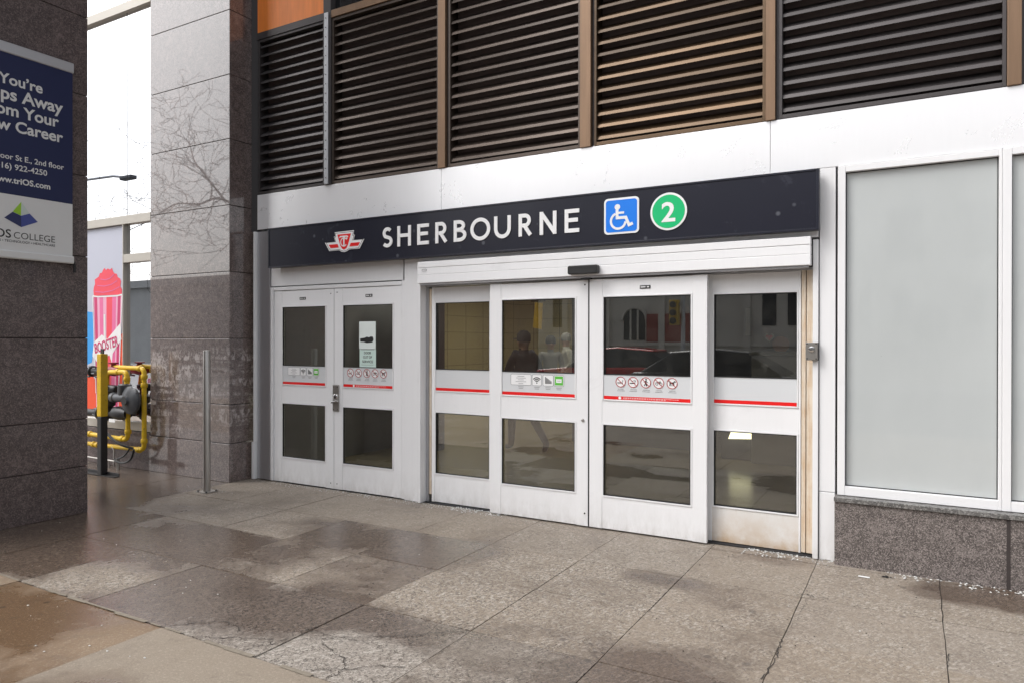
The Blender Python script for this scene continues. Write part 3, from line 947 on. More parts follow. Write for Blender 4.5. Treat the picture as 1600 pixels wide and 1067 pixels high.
# ------------------------------------------------------------------ entrance sign
sg = thing('entrance_sign', (-3.445, -.06, 2.39), 'long navy sign box with white station name above the doors', 'sign')
SY = -.12
MB().box(-6.275, -.615, SY, -.045, 2.39, 2.83).box(-6.2, -.7, -.044, .06, 2.5, 2.7).build('sign_box', 'signface', sg, .005)
bd = MB().ring(-6.275, -.615, 2.39, 2.83, .018, .014, SY - .006, SY - .001)
bd.build('rim', 'navy', sg, .001)
LY = SY - .008
lt = MB()
Wd = .034
ZB, ZT = 2.512, 2.712
def st(pts, wd=Wd, closed=False):
    lt.kk = getattr(lt, 'kk', 0) + 1
    lt.ribbon(pts, wd, LY - .0004 * (lt.kk % 7), .006 + .0004 * (lt.kk % 7), closed)
h = Wd / 2
zb, zt, zm = ZB + h, ZT - h, (ZB + ZT) / 2
# S
a, b = -4.64 + h, -4.507 - h
c, r = (a + b) / 2, (b - a) / 2
ru = (zt - zm) / 2 + .0
S = arc(c + .003, zt - ru, r * .86, 35, 250, 14, ru)
S2 = arc(c, zb + ru, r, 75, -145, 14, ru)
st([S[0]] + S[1:-1] + S2[1:])
# H
st([(-4.445 + h, ZB), (-4.445 + h, ZT)]); st([(-4.278 - h, ZB), (-4.278 - h, ZT)]); st([(-4.445 + h, zm + .006), (-4.278 - h, zm + .006)])
def letE(x0, x1):
    st([(x0 + h, ZB), (x0 + h, ZT)])
    st([(x0 + .004, zb), (x1, zb)]); st([(x0 + .004, zt), (x1, zt)]); st([(x0 + .004, zm + .006), (x1 - .012, zm + .006)])
letE(-4.2, -4.062); letE(-2.626, -2.49)
def letR(x0, x1):
    st([(x0 + h, ZB), (x0 + h, ZT)])
    rr = (zt - (zm - .004)) / 2
    st([(x0 + .004, zt), (x0 + .065, zt)] + arc(x0 + .065, zt - rr, x1 - .012 - h - x0 - .065, 88, -88, 12, rr) + [(x0 + .065, zm - .004), (x0 + .02, zm - .004)])
    st([(x0 + .055, zm + .0), (x1 - .016, ZB + .008)])
letR(-3.985, -3.848); letR(-3.078, -2.943)
x0, x1 = -3.774, -3.634
st([(x0 + h, ZB), (x0 + h, ZT)])
for za, zc, k in ((zm + .012, zt, .014), (zb, zm + .006, 0)):
    rr = (zc - za) / 2
    st([(x0 + .004, zc), (x0 + .06, zc)] + arc(x0 + .06, za + rr, x1 - k - h - x0 - .06, 88, -88, 12, rr) + [(x0 + .06, za), (x0 + .004, za)])
st(arc((-3.589 - 3.374) / 2, zm, (3.589 - 3.374) / 2 - h, 0, 352.5, 47, .1 - h + .004), Wd, True)
x0, x1 = -3.332, -3.158
st([(x0 + h, ZT)] + arc((x0 + x1) / 2, zb + .068, (x1 - x0) / 2 - h, 180, 360, 18, .070) + [(x1 - h, ZT)])
x0, x1 = -2.867, -2.704
st([(x0 + h, ZB), (x0 + h, ZT)]); st([(x1 - h, ZB), (x1 - h, ZT)]); st([(x0 + h * .9, ZT - .01), (x1 - h * .9, ZB + .01)], Wd * 1.02)
lt.build('lettering', 'sign_white', sg)
# winged shield emblem
OUT = [(-5.273, 2.713), (-5.01, 2.716), (-5.019, 2.671), (-4.999, 2.668), (-5.017, 2.618), (-4.873, 2.617), (-4.935, 2.524), (-5.073, 2.524), (-5.108, 2.506), (-5.143, 2.499), (-5.179, 2.506), (-5.211, 2.524), (-5.349, 2.523), (-5.411, 2.614), (-5.266, 2.616), (-5.285, 2.668), (-5.264, 2.671)]
em = MB().face(OUT, LY, .006).build('emblem', 'sign_white', sg)
rd = MB()
rd.face([(-5.234, 2.686), (-5.048, 2.686), (-5.091, 2.569), (-5.113, 2.538), (-5.143, 2.525), (-5.170, 2.538), (-5.193, 2.569)], LY - .002, .002)
rd.face([(-5.355, 2.588), (-5.232, 2.588), (-5.215, 2.552), (-5.331, 2.552)], LY - .002, .002)
rd.face([(-5.050, 2.588), (-4.926, 2.588), (-4.950, 2.553), (-5.068, 2.553)], LY - .002, .002)
rd.build('emblem_red', 'sign_red', em)
ol = MB()
cx_, cz_ = -5.142, 2.60
ol.ribbon([(cx_ + (x - cx_) * .94, cz_ + (z - cz_) * .90) for x, z in OUT], .004, LY - .0012, .001, True)
ol.build('emblem_outline', 'ink', em)
mg = MB()
mg.ribbon([(-5.205, 2.652), (-5.188, 2.662), (-5.10, 2.662), (-5.088, 2.65)], .013, LY - .0042, .002)
mg.ribbon([(-5.142, 2.662), (-5.142, 2.562)], .018, LY - .0046, .002)
mg.ribbon([(-5.096, 2.632), (-5.104, 2.642)] + arc(-5.142, 2.604, .043, 40, 320, 16) , .010, LY - .005, .002)
mg.build('emblem_monogram', 'sign_white', em)
# wheelchair symbol
wc = MB().face(rrect(-2.264, -1.96, 2.468, 2.765, .035), LY, .006).build('access_symbol', 'sign_white', sg, .001)
MB().face(rrect(-2.247, -1.977, 2.485, 2.748, .024), LY - .002, .002).build('access_field', 'sign_blue', wc)
wi = MB()
wi.face(arc(-2.145, 2.690, .024, 0, 345, 23), LY - .004, .002)
wi.ribbon([(-2.148, 2.668), (-2.147, 2.601), (-2.072, 2.600), (-2.044, 2.536), (-2.012, 2.548)], .024, LY - .0044, .002)
wi.ribbon([(-2.147, 2.641), (-2.087, 2.641)], .018, LY - .0048, .002)
wi.ribbon(arc(-2.137, 2.575, .064, 112, 352, 24), .019, LY - .0052, .002)
wi.build('access_figure', 'sign_white', wc)
# line number roundel
rn = MB().face(arc(-1.7165, 2.617, .149, 0, 352.5, 47), LY, .006).build('route_roundel', 'sign_white', sg, .001)
MB().face(arc(-1.7165, 2.617, .132, 0, 352.5, 47), LY - .002, .002).build('route_field', 'sign_green', rn)
text('route_number', '2', 'sign_white', rn, .112, (-1.716, LY - .0035, 2.538), bold=.02, height=.158)

# ------------------------------------------------------------------ doors
RX = (PI / 2, 0, 0)
def pictos(parent, xs, z, r, y, ring='ring_red'):
    """five round no-smoking / no-vaping / no-skating / no-cycling / no-dogs signs"""
    for i, x in enumerate(xs):
        mb = MB()
        mb.k = 0
        mb.face(arc(x, z, r, 0, 345, 23), y, .0008)
        q = y - .0016
        s = r / .045
        def P(*pts): return [(x + a * s, z + b * s) for a, b in pts]
        mb.k = 1
        R_ = lambda pts, wd, o=0: mb.ribbon(P(*pts), wd * s, q - .0001 * o, .0006)
        if i in (0, 1):
            R_(((-.03, -.008), (.018, -.008)), .007)
            R_(((.012, .0), (.02, .008), (.016, .018)), .003, 2)
            if i == 1:
                R_(((-.01, .004), (.004, .014), (.022, .012)), .003, 3)
        elif i == 2:
            mb.face(arc(x + .002 * s, z + .026 * s, .007 * s, 0, 330, 11), q, .0006)
            R_(((.002, .018), (-.002, -.004), (.008, -.016), (.006, -.028)), .009, 2)
            R_(((-.002, -.004), (-.012, -.026)), .007, 3)
            R_(((-.016, .004), (.0, .012), (.016, .002)), .005, 4)
        elif i == 3:
            for e in (-.017, .017):
                mb.ribbon(arc(x + e * s, z - .006 * s, .011 * s, 0, 330, 11), .003 * s, q, .0006, True)
            R_(((-.017, -.006), (-.006, .01), (.012, .01), (.017, -.006)), .003, 2)
            R_(((.0, -.004), (.012, .012), (.01, .018)), .003, 3)
        else:
            R_(((-.018, .004), (.014, .004)), .012)
            R_(((.012, .006), (.02, .016), (.03, .012)), .008, 2)
            R_(((-.016, .002), (-.02, -.02)), .005, 3)
            R_(((-.010, .002), (-.008, -.02)), .005, 4)
            R_(((.008, .002), (.006, -.02)), .005, 5)
            R_(((.013, .002), (.018, -.018)), .005, 6)
            R_(((-.018, .006), (-.03, .02)), .004, 7)
        mb.k = 2
        mb.ribbon(arc(x, z, r * .93, 0, 345, 23), r * .12, y - .0028, .0006, True)
        mb.ribbon([(x - r * .63, z + r * .63), (x + r * .63, z - r * .63)], r * .11, y - .0032, .0006)
        mb.k = 3
        for j, hw in ((0, .024), (1, .03)):
            xx = x - hw
            while xx < x + hw:
                wv = random.uniform(.004, .011)
                mb.box(xx, xx + wv, y - .0006, y, z - r - .018 - j * .013, z - r - .013 - j * .013)
                xx += wv + .003
        mb.build(('no_smoking_sign', 'no_vaping_sign', 'no_skating_sign', 'no_cycling_sign', 'no_dogs_sign')[i], ['film_white', 'ink', ring, 'ink_grey'], parent)

def amenities(parent, x0, x1, zt, y):
    """white notice box, wireless, escalator and card symbols"""
    s = (x1 - x0) / .535
    bx = [(0, .21), (.221, .315), (.330, .432), (.44, .535)]
    hgt = .097 * s
    for i, (a, b) in enumerate(bx):
        mb = MB()
        p = rrect(x0 + a * s, x0 + b * s, zt - hgt, zt, .012 * s)
        mb.k = 0
        mb.face(p, y, .0006)
        mb.k = 1
        mb.ribbon(p, .0035 * s, y - .0012, .0006, True)
        xc = x0 + (a + b) / 2 * s
        for j, ww in enumerate((.055, .045)):
            mb.box(xc - ww * s / 2, xc + ww * s / 2, y - .0006, y, zt - hgt - (.018 + j * .014) * s, zt - hgt - (.013 + j * .014) * s)
        if i == 0:
            for j, ww in enumerate((.07, .10, .06, .11, .05)):
                mb.box(xc - ww * s / 2, xc + ww * s / 2, y - .0014, y - .0008, zt - (.020 + j * .016) * s, zt - (.016 + j * .016) * s)
        elif i == 1:
            mb.k = 2
            cz = zt - .074 * s
            mb.face(arc(xc, cz, .006 * s, 0, 330, 11), y - .0014, .0006)
            for k, rr in enumerate((.018, .033, .048)):
                mb.ribbon(arc(xc, cz, rr * s, 42, 138, 10), .008 * s, y - .0014 - .0002 * k, .0006)
        elif i == 2:
            mb.k = 2
            for k in range(7):
                xx = x0 + (.351 + k * .0095) * s
                mb.box(xx, xx + .0055 * s, y - .0014, y - .0008, zt - .078 * s, zt - (.018 + k * .006) * s)
        else:
            mb.k = 3
            mb.face(rrect(x0 + .448 * s, x0 + .527 * s, zt - .088 * s, zt - .009 * s, .004 * s), y - .0014, .0006)
            mb.k = 0
            mb.box(x0 + .461 * s, x0 + .514 * s, y - .0022, y - .0016, zt - .066 * s, zt - .034 * s)
            mb.k = 1
            mb.box(x0 + .468 * s, x0 + .507 * s, y - .0028, y - .0023, zt - .052 * s, zt - .047 * s)
        mb.build(('notice_box', 'wireless_symbol', 'escalator_symbol', 'card_symbol')[i], ['film_white', 'ink_grey', 'ink', 'leaf_green'], parent)

def leaf(name, x0, x1, z0, z1, y, g0, g1, label, film, cat='door', mt='door', group=None, lab=None, glasslow=None, low='door'):
    """glazed door leaf: frame, beads, two panes, the printed strip under the upper pane"""
    t = thing(name, ((x0 + x1) / 2, y, 0), label, cat, group)
    D = .042
    ga, gb = g0, g1
    LO0, LO1, UP0, UP1 = .295, .888, 1.106, 1.958
    b = .014
    f = MB()
    f.box(x0, ga - b, y, y + D, z0, z1)
    f.box(gb + b, x1, y, y + D, z0, z1)
    xa, xb = ga - b, gb + b
    f.box(xa, xb, y + .003, y + D, LO1 + b, UP0 - b)
    f.box(xa, xb, y + .003, y + D, UP1 + b, z1 - .002)
    f.build('door_frame', mt, t, .002)
    MB().box(xa, xb, y + .003, y + D, z0 + .002, LO0 - b).build('bottom_rail', low, t, .002)
    for za, zc, zg in ((LO0, LO1, LO0), (UP0, UP1, UP0 + .205)):
        MB().ring(xa + .0012, xb - .0012, za - b + .001, zc + b - .001, b - .002, b - .002, y - .004, y + .02).build('glazing_bead', 'bead', t, .002)
        MB().ring(ga, gb, zg, zc, .006, .006, y + .0, y + .016).build('gasket', 'gasket', t)
    MB().box(ga, gb, y + .018, y + .024, LO0, LO1).build('lower_pane', 'glass', t)
    MB().box(ga, gb, y + .018, y + .024, UP0, UP1).build('upper_pane', 'glass', t)
    fy = y + .004
    st_ = MB().box(ga + .001, gb - .001, fy, fy + .012, UP0 + .028, UP0 + .204).build('notice_strip', 'film', t)
    rb = MB().box(ga + .001, gb - .001, fy - .0015, fy + .01, UP0 + .001, UP0 + .0275).build('red_band', 'sign_red', st_)
    if film == 'amenities':
        xs = ga + (gb - ga) * .125
        amenities(st_, xs, xs + (gb - ga) * .73, UP0 + .188, fy - .001)
    elif film == 'pictos':
        n = [ga + (gb - ga) * k for k in (.206, .353, .500, .648, .797)] if name == 'sliding_door' else [ga + (gb - ga) * k for k in (.15, .315, .488, .653, .82)]
        pictos(st_, n, UP0 + .148, .045 if name == 'sliding_door' else .046, fy - .001)
        wb = MB()
        xx = ga + .145
        wb.face(arc(xx, UP0 + .0145, .012, 0, 345, 23), fy - .003, .001)
        q = xx + .03
        while q < gb - .1:
            l = random.uniform(.01, .03)
            wb.box(q, q + l, fy - .0025, fy - .0017, UP0 + .016, UP0 + .019)
            if q < gb - .2:
                wb.box(q, q + l * .9, fy - .0025, fy - .0017, UP0 + .009, UP0 + .0115)
            q += l + .004
        wb.build('band_print', 'film_white', rb)
    if lab:
        lx, lz = lab
        q = MB().box(lx - .045, lx + .045, y - .0015, y + .002, lz, lz + .028).build('number_plate', 'ink', t)
        dd = MB()
        for k in range(7):
            if k != 4:
                dd.box(lx - .036 + k * .0105, lx - .029 + k * .0105, y - .0024, y - .0016, lz + .008, lz + .020)
        dd.build('plate_print', 'film_white', q)
    return t

GP = 'double swing doors'
swl = leaf('swing_door', -6.313, -5.408, .012, 2.142, .0, -6.178, -5.531, 'left swing door with a strip of amenity symbols under its upper pane', 'amenities', lab=(-5.868, 2.035))
swr = leaf('swing_door', -5.400, -4.491, .012, 2.142, .0, -5.272, -4.608, 'right swing door with a paper notice taped inside its glass', 'pictos', lab=(-4.92, 2.04))
fxl = leaf('sidelight_panel', -4.156, -3.395, .012, 2.112, .05, -4.107, -3.49, 'narrow fixed glazed panel left of the two sliding doors, plain grey strip', None, 'glazed panel')
sll = leaf('sliding_door', -3.422, -2.441, .012, 2.108, -.05, -3.292, -2.564, 'left sliding door leaf with wireless and green card symbols', 'amenities')
slr = leaf('sliding_door', -2.428, -1.430, .012, 2.112, -.05, -2.298, -1.559, 'right sliding door leaf with five red prohibition symbols', 'pictos', lab=(-1.935, 2.018))
fxr = leaf('sidelight_panel', -1.46, -.757, .012, 2.118, .05, -1.40, -.785, 'rust-stained fixed glazed panel at the right end of the sliding doors', None, 'glazed panel', low='stain_door')
# rubber meeting edge and latch of the sliding leaves
MB().box(-2.4405, -2.4285, -.047, -.01, .014, 2.105).build('edge_seal', 'gasket', slr)
MB().lathe([(0, .014), (-.01, .012), (-.012, .005)], (-2.487, -.05, .915), 'y', 14).build('lock_cylinder', 'steel', sll, smooth=True)
MB().lathe([(0, .007), (-.006, .006)], (-2.47, -.05, .12), 'y', 10).lathe([(0, .007), (-.006, .006)], (-2.47, -.05, 2.07), 'y', 10).build('screw', 'ink', sll, split=True)
# swing doors: lock plate and screws
lk = MB().box(-5.412, -5.326, -.012, -.001, .842, 1.122).build('lock_plate', 'steel', swr, .002)
MB().lathe([(0, .032), (-.012, .031), (-.016, .024), (-.016, .012)], (-5.366, -.012, .995), 'y', 20).build('lock_cylinder', 'chrome', lk, smooth=True)
MB().lathe([(0, .010), (-.002, .009)], (-5.366, -.029, .995), 'y', 12).build('keyhole', 'ink', lk)
MB().prism([(-5.41, .925), (-5.325, .945), (-5.325, .962), (-5.41, .942)], lambda u, v, t: (u, t, v), -.045, -.012).build('thumb_lever', 'chrome', lk, .003)
scw = MB()
for x in (-5.395, -5.343):
    for z in (.862, 1.102):
        scw.lathe([(0, .007), (-.003, .006)], (x, -.012, z), 'y', 10)
scw.build('screw', 'chrome', lk, split=True)
s2 = MB()
for x, z in ((-5.45, 2.09), (-5.36, 2.10), (-5.45, .07), (-5.36, .07)):
    s2.lathe([(0, .006), (-.003, .005)], (x, -.0, z), 'y', 10)
s2.build('screw', 'ink', swl, split=True)
# paper notice behind the right swing door's glass
pn = thing('paper_notice', (-4.95, .012, 1.33), 'tall pale green paper notice reading door out of service taped to the door glass', 'notice')
MB().box(-5.064, -4.842, .013, .016, 1.505, 1.787).build('upper_sheet', 'paper_white', pn)
MB().box(-5.058, -4.838, .0135, .0165, 1.315, 1.502).build('lower_sheet', 'paper', pn)
sc = MB()
sc.face([(-5.048, 1.612), (-4.99, 1.618), (-4.955, 1.630), (-4.93, 1.622), (-4.905, 1.632), (-4.878, 1.630), (-4.868, 1.60), (-4.885, 1.572), (-4.96, 1.566), (-5.0, 1.578), (-5.046, 1.578)], .0105, .002)
sc.build('black_scribble', 'ink', pn)
for i, (s, z, wd) in enumerate((('DOOR', 1.452, .095), ('OUT OF', 1.408, .12), ('SERVICE', 1.362, .145))):
    text('notice_text', s, 'ink', pn, wd, (-4.948, .0118, z), bold=.012, height=.026)
MB().box(-5.03, -4.87, .0115, .0125, 1.340, 1.343).box(-5.04, -4.86, .0105, .0125, 1.4965, 1.5005).build('rule_line', 'ink_grey', pn, split=True)

# sliding door operator cover, sensor, key switch
op = MB()
op.box(-4.212, -.672, -.11, -.041, 2.142, 2.222)
op.box(-4.212, -.672, -.107, -.041, 2.2235, 2.29)
op.box(-4.212, -.672, -.11, -.041, 2.2915, 2.349)
oc = thing('door_operator', (-2.44, -.05, 2.14), 'ribbed white operator cover spanning the top of the sliding doors', 'door operator')
op.build('cover', 'door', oc, .004)
mk = MB().ribbon(rrect(-4.155, -4.10, 2.258, 2.276, .008), .004, -.1125, .001, True)
mk.build('maker_badge', 'ink_grey', oc)
MB().box(-4.20, -.69, -.09, -.041, 2.124, 2.1405).build('lower_lip', 'post', oc, .002)
ms = thing('motion_sensor', (-2.446, -.12, 2.19), 'black motion sensor bar mounted over the meeting sliding doors', 'sensor')
MB().prism(rrect(-2.582, -2.308, 2.152, 2.226, .016), lambda u, v, t: (u, t, v), -.165, -.112).build('sensor_body', 'black', ms, .006)
MB().prism(rrect(-2.565, -2.325, 2.158, 2.186, .008), lambda u, v, t: (u, t, v), -.168, -.1655).build('sensor_window', 'gasket', ms, .001)
MB().box(-2.49, -2.40, -.1, -.055, 2.110, 2.123).build('bracket', 'black', ms)
ks = thing('key_switch', (-.664, -.05, 1.52), 'small square steel key switch on the jamb right of the sliding doors', 'switch')
MB().box(-.705, -.624, -.062, -.0325, 1.455, 1.583).build('back_box', 'black', ks, .003)
MB().box(-.709, -.628, -.068, -.0625, 1.457, 1.585).build('face_plate', 'steel', ks, .002)
MB().lathe([(0, .022), (-.008, .020), (-.010, .012)], (-.668, -.068, 1.535), 'y', 18).build('key_barrel', 'chrome', ks, smooth=True)
q = MB()
for x in (-.699, -.638):
    for z in (1.467, 1.575):
        q.lathe([(0, .005), (-.003, .004)], (x, -.068, z), 'y', 8)
q.build('screw', 'ink', ks, split=True)

# stickers and things in the hall seen behind the right panel
hs_ = thing('heart_sticker', (-1.5, 4.58, 1.5), 'heart sticker with white outline on the dark wall inside the hall', 'sticker')
def hall_pt(u, v, y=4.59):
    d = F + R1 * ((u - 800) / 1108.1) - U1 * ((v - 533.5) / 1108.1)
    t = (y - CAM[1]) / d.y
    return (CAM[0] + d.x * t, CAM[2] + d.z * t)
hx, hz = hall_pt(1202, 527)
heart = [(hx + .004 * 16 * math.sin(a) ** 3, hz + .004 * (13 * math.cos(a) - 5 * math.cos(2 * a) - 2 * math.cos(3 * a) - math.cos(4 * a))) for a in [2 * PI * k / 28 for k in range(28)]]
MB().face(heart, 4.588, .01).build('outline', 'cloth_white', hs_)
MB().face([(hx + (x - hx) * .7, hz + (z - hz) * .7) for x, z in heart], 4.583, .004).build('heart', 'cup_red', hs_)
ox, oz = hall_pt(1220, 538)
tag(MB().face(arc(ox, oz, .11, 0, 345, 23), 4.588, .01).build('round_sticker', 'orange'), 'round orange sticker on the dark wall inside the hall', 'sticker')
tx, tz = hall_pt(1169, 503)
tag(MB().box(tx - .03, tx + .03, 4.57, 4.598, tz - .19, tz + .19).build('wall_strip', 'cloth_grey'), 'pale upright strip on the dark wall inside the hall', 'wall strip')
vx, vz = hall_pt(1236, 565, 4.2)
vend = thing('vending_counter', (vx, 4.2, 0), 'grey counter against the dark wall inside the hall', 'counter')
MB().box(vx - .45, vx + .3, 3.95, 4.55, .001, 1.40).build('body', 'hall_ceiling', vend, .01)
MB().box(vx - .47, vx + .32, 3.92, 4.57, 1.403, 1.45).build('top', 'cloth_grey', vend, .01)

ya, yzb = hall_pt(833, 512, 8.5)
yb_, yzt = hall_pt(846, 474, 8.5)
hb = thing('hanging_banner', ((ya + yb_) / 2, 8.5, yzt), 'narrow yellow banner hanging inside the hall', 'banner')
MB().prism([(ya, yzb), (yb_, yzb - .04), (yb_ + .03, yzt), (ya + .05, yzt + .02)], lambda u, v, t: (u, t, v), 8.49, 8.51).build('cloth', 'yellow', hb)
MB().tube([(ya - .05, 8.5, yzt + .05), (yb_ + .1, 8.5, yzt + .05)], .015, 8).tube([((ya + yb_) / 2, 8.5, yzt + .05), ((ya + yb_) / 2, 8.5, 2.95)], .008, 6).build('hanging_rod', 'black', hb)
la, _ = hall_pt(1138, 681, 4.1)
lb, lz_ = hall_pt(1216, 681, 4.1)
ld = thing('glow_box', ((la + lb) / 2, 4.25, 0), 'added low dark box with a glowing patch standing in for a reflection inside the hall', 'glow box')
MB().box(la - .1, lb + .02, 4.12, 4.5, .001, .92).build('box_body', 'hall_dark', ld, .01)
MB().prism([(la, lz_ - .075), (lb - .15, lz_ - .05), (lb, lz_ + .03), (la + .05, lz_ + .06)], lambda u, v, t: (u, t, v), 4.095, 4.118).build('glow_patch', 'glow_emission', ld)  # glowing shape added in place of a bright reflection, box invented to carry it

# ------------------------------------------------------------------ street furniture
bo = thing('steel_bollard', (-6.486, -.746, 0), 'slim stainless steel bollard in front of the brown granite pillar', 'bollard')
MB().lathe([(.012, .037), (1.478, .037), (1.486, .034), (1.489, .02)], (-6.486, -.746, 0), 'z', 28).build('post', 'steel', bo, smooth=True)
MB().box(-6.56, -6.40, -.82, -.67, .003, .012).build('base_plate', 'steel', bo, .002)
q = MB()
for x in (-6.545, -6.415):
    for y in (-.805, -.685):
        q.lathe([(.012, .011), (.022, .011)], (x, y, 0), 'z', 6)
q.build('bolt', 'dark_iron', bo, split=True)

gp = thing('guard_post', (-8.345, -.763, 0), 'yellow and black square guard post in front of the gas meter', 'guard post')
MB().box(-8.388, -8.302, -.806, -.720, .695, 1.43).build('yellow_tube', 'yellow', gp, .008)
MB().box(-8.386, -8.304, -.804, -.722, .012, .694).build('black_tube', 'black_paint', gp, .008)
MB().box(-8.375, -8.315, -.77, -.756, 1.43, 1.49).build('top_lug', 'black_paint', gp, .004)
MB().box(-8.75, -8.06, -.80, -.73, .003, .011).box(-8.75, -8.06, -.738, -.73, .011, .045).build('base_channel', 'black_paint', gp, .002)

gmx = thing('gas_meter', (-8.45, -.42, 0), 'yellow gas piping with black valves and grey regulator between the two granite pillars', 'gas meter')
KQ = (5.626 - .42) / 5.126
def G(x, z, dy=0.):
    """point measured on the plane y=-.5, moved to the meter's own plane"""
    return (x * KQ, -.42 + dy, 1.6 + (z - 1.6) * KQ)
pipes = [
    ([G(-8.60, 1.262), G(-7.945, 1.255), G(-7.945, .295), G(-9.3, .285)], .028),
    ([G(-8.62, 1.03, -.05), G(-8.60, 1.20, -.06), G(-8.19, 1.215, -.06), G(-8.19, .97, -.06)], .030),
    ([G(-8.19, .80, -.05), G(-8.185, .405, -.05), G(-9.3, .425, -.05)], .028)]
for pts, r in pipes:
    MB().tube(bend(pts, .075), r, 14).build('yellow_pipe', 'yellow', gmx, smooth=True)
ft = MB()
def collar(p, ax, l=.055, r=.038):
    ft.lathe([(-l / 2, r * .88), (-l / 2 + .008, r), (l / 2 - .008, r), (l / 2, r * .88)], p, ax, 14)
for p, ax in ((G(-8.03, 1.255), 'x'), (G(-7.945, 1.16), 'z'), (G(-7.945, 1.06), 'z'), (G(-7.945, .40), 'z'), (G(-8.05, .288), 'x'), (G(-8.90, .286), 'x'), (G(-8.98, .286), 'x'), (G(-8.37, 1.21, -.06), 'x'), (G(-8.19, 1.13, -.06), 'z'), (G(-8.185, .50, -.05), 'z'), (G(-8.30, .41, -.05), 'x'), (G(-8.98, .42, -.05), 'x')):
    collar(p, ax)
ft.build('pipe_fitting', 'yellow', gmx, smooth=True, split=True)
MB().lathe([(-.15, .04), (-.12, .055), (-.06, .05), (-.02, .062), (.06, .066), (.09, .05), (.15, .052), (.17, .036)], G(-8.58, 1.215, .0), 'x', 18).lathe([(0, .03), (.085, .03), (.09, .06), (.105, .06)], G(-8.56, 1.215, .0), 'z', 14).build('red_valve', 'red_paint', gmx, smooth=True)
MB().lathe([(-.15, .04), (-.13, .07), (-.1, .07), (-.09, .05), (.05, .05), (.06, .07), (.09, .07)], G(-8.89, 1.2), 'x', 18).tube([G(-9.3, 1.2), G(-8.95, 1.2)], .04).build('black_flange', 'dark_iron', gmx, smooth=True)
rg = MB()
RC = G(-8.05, .886, -.10)
rg.lathe([(.10, .045), (.06, .045), (.05, .10), (.03, .150), (.012, .168), (-.012, .168), (-.028, .150), (-.05, .10), (-.06, .06), (-.09, .05)], RC, 'y', 32)
rg.lathe([(-.38, .035), (-.37, .060), (-.31, .060), (-.30, .050), (-.06, .052)], (RC[0], RC[1], RC[2] + .02), 'x', 20)
for k in range(10):
    a = 2 * PI * k / 10
    rg.lathe([(-.022, .011), (.022, .011)], (RC[0] + .157 * math.cos(a), RC[1], RC[2] + .157 * math.sin(a)), 'y', 6)
rg.lathe([(-.02, .07), (.0, .078), (.10, .078), (.115, .06)], G(-8.22, .96, -.07), 'z', 20)
rg.build('regulator', 'grey_iron', gmx, smooth=True)
bv = MB()
bv.lathe([(-.08, .05), (-.06, .075), (.02, .078), (.05, .05), (.12, .055), (.13, .085), (.17, .085), (.18, .05)], G(-8.56, .86, -.06), 'z', 18)
bv.lathe([(-.14, .035), (-.12, .05), (.10, .05), (.12, .035)], G(-8.52, 1.0, -.06), 'x', 14)
bv.lathe([(-.12, .06), (-.10, .085), (-.06, .085), (-.05, .06), (.04, .07), (.05, .095), (.09, .095), (.10, .06)], G(-8.66, .70, -.05), 'x', 18)
bv.lathe([(-.12, .055), (-.10, .08), (-.05, .085), (.05, .08), (.10, .06), (.14, .06)], G(-8.32, .715, -.05), 'x', 18)
bv.tube([G(-9.3, .69, -.05), G(-8.2, .70, -.05)], .045, 14)
bv.tube([G(-8.56, .70, -.06), G(-8.56, .95, -.06)], .045, 14)
bv.build('valve_body', 'dark_iron', gmx, smooth=True)
fb = MB()
for cx2, cz2, ax_r in ((-8.76, .70, .095), (-8.57, .70, .105), (-8.99, 1.2, .08), (-8.80, 1.2, .08)):
    c0 = G(cx2, cz2, -.05)
    for k in range(6):
        a = PI / 3 * k + .3
        fb.lathe([(-.03, .012), (.03, .012)], (c0[0], c0[1] + ax_r * .8 * math.cos(a), c0[2] + ax_r * .8 * math.sin(a)), 'x', 6)
fb.build('flange_bolt', 'grey_iron', gmx, split=True)
tg = MB().box(*[v for v in (G(-8.36, 0)[0], G(-8.24, 0)[0])], -.60, -.597, G(0, .62)[2], G(0, .66)[2]).build('meter_label', 'film_white', gmx)
MB().lathe([(0, .05), (-.025, .05), (-.03, .042)], (G(-8.56, 1.0)[0], -.56, G(0, 1.06)[2]), 'y', 18).build('dial', 'chrome', gmx, smooth=True)
cb = MB()
def smoothpts(P, n=8):
    P = [Vector(p) for p in P]
    o = []
    for i in range(len(P) - 1):
        p0, p1, p2, p3 = P[max(i - 1, 0)], P[i], P[i + 1], P[min(i + 2, len(P) - 1)]
        for j in range(n):
            t = j / n
            o.append(.5 * ((2 * p1) + (p2 - p0) * t + (2 * p0 - 5 * p1 + 4 * p2 - p3) * t * t + (3 * p1 - p0 - 3 * p2 + p3) * t ** 3))
    o.append(P[-1])
    return o
cb.tube(smoothpts([G(-8.70, .60, -.10), G(-8.50, .47, -.12), G(-8.30, .36, -.10), G(-8.12, .30, -.02)]), .016, 8)
cb.tube(smoothpts([G(-8.05, .30, -.06), G(-8.12, .18, -.06), G(-8.28, .12, -.05), G(-8.45, .13, -.05)]), .013, 8)
cb.tube(smoothpts([G(-8.16, .31, -.04), G(-8.30, .20, -.03), G(-8.48, .14, -.03)]), .010, 8)
cb.build('black_cable', 'black', gmx, smooth=True)
cn = MB().tube([G(-9.3, .125, -.02), G(-8.40, .115, -.02)], .013, 10).tube([G(-8.52, .05, -.02), G(-8.52, .25, -.02), G(-8.56, .29, -.02)], .010, 10)
cn.tube([G(-8.44, .02, -.02), G(-8.44, .16, -.02)], .02, 8).tube([G(-8.62, .115, -.02), G(-8.62, .0, -.02)], .012, 8)
cn.build('grey_conduit', 'steel', gmx, smooth=True)

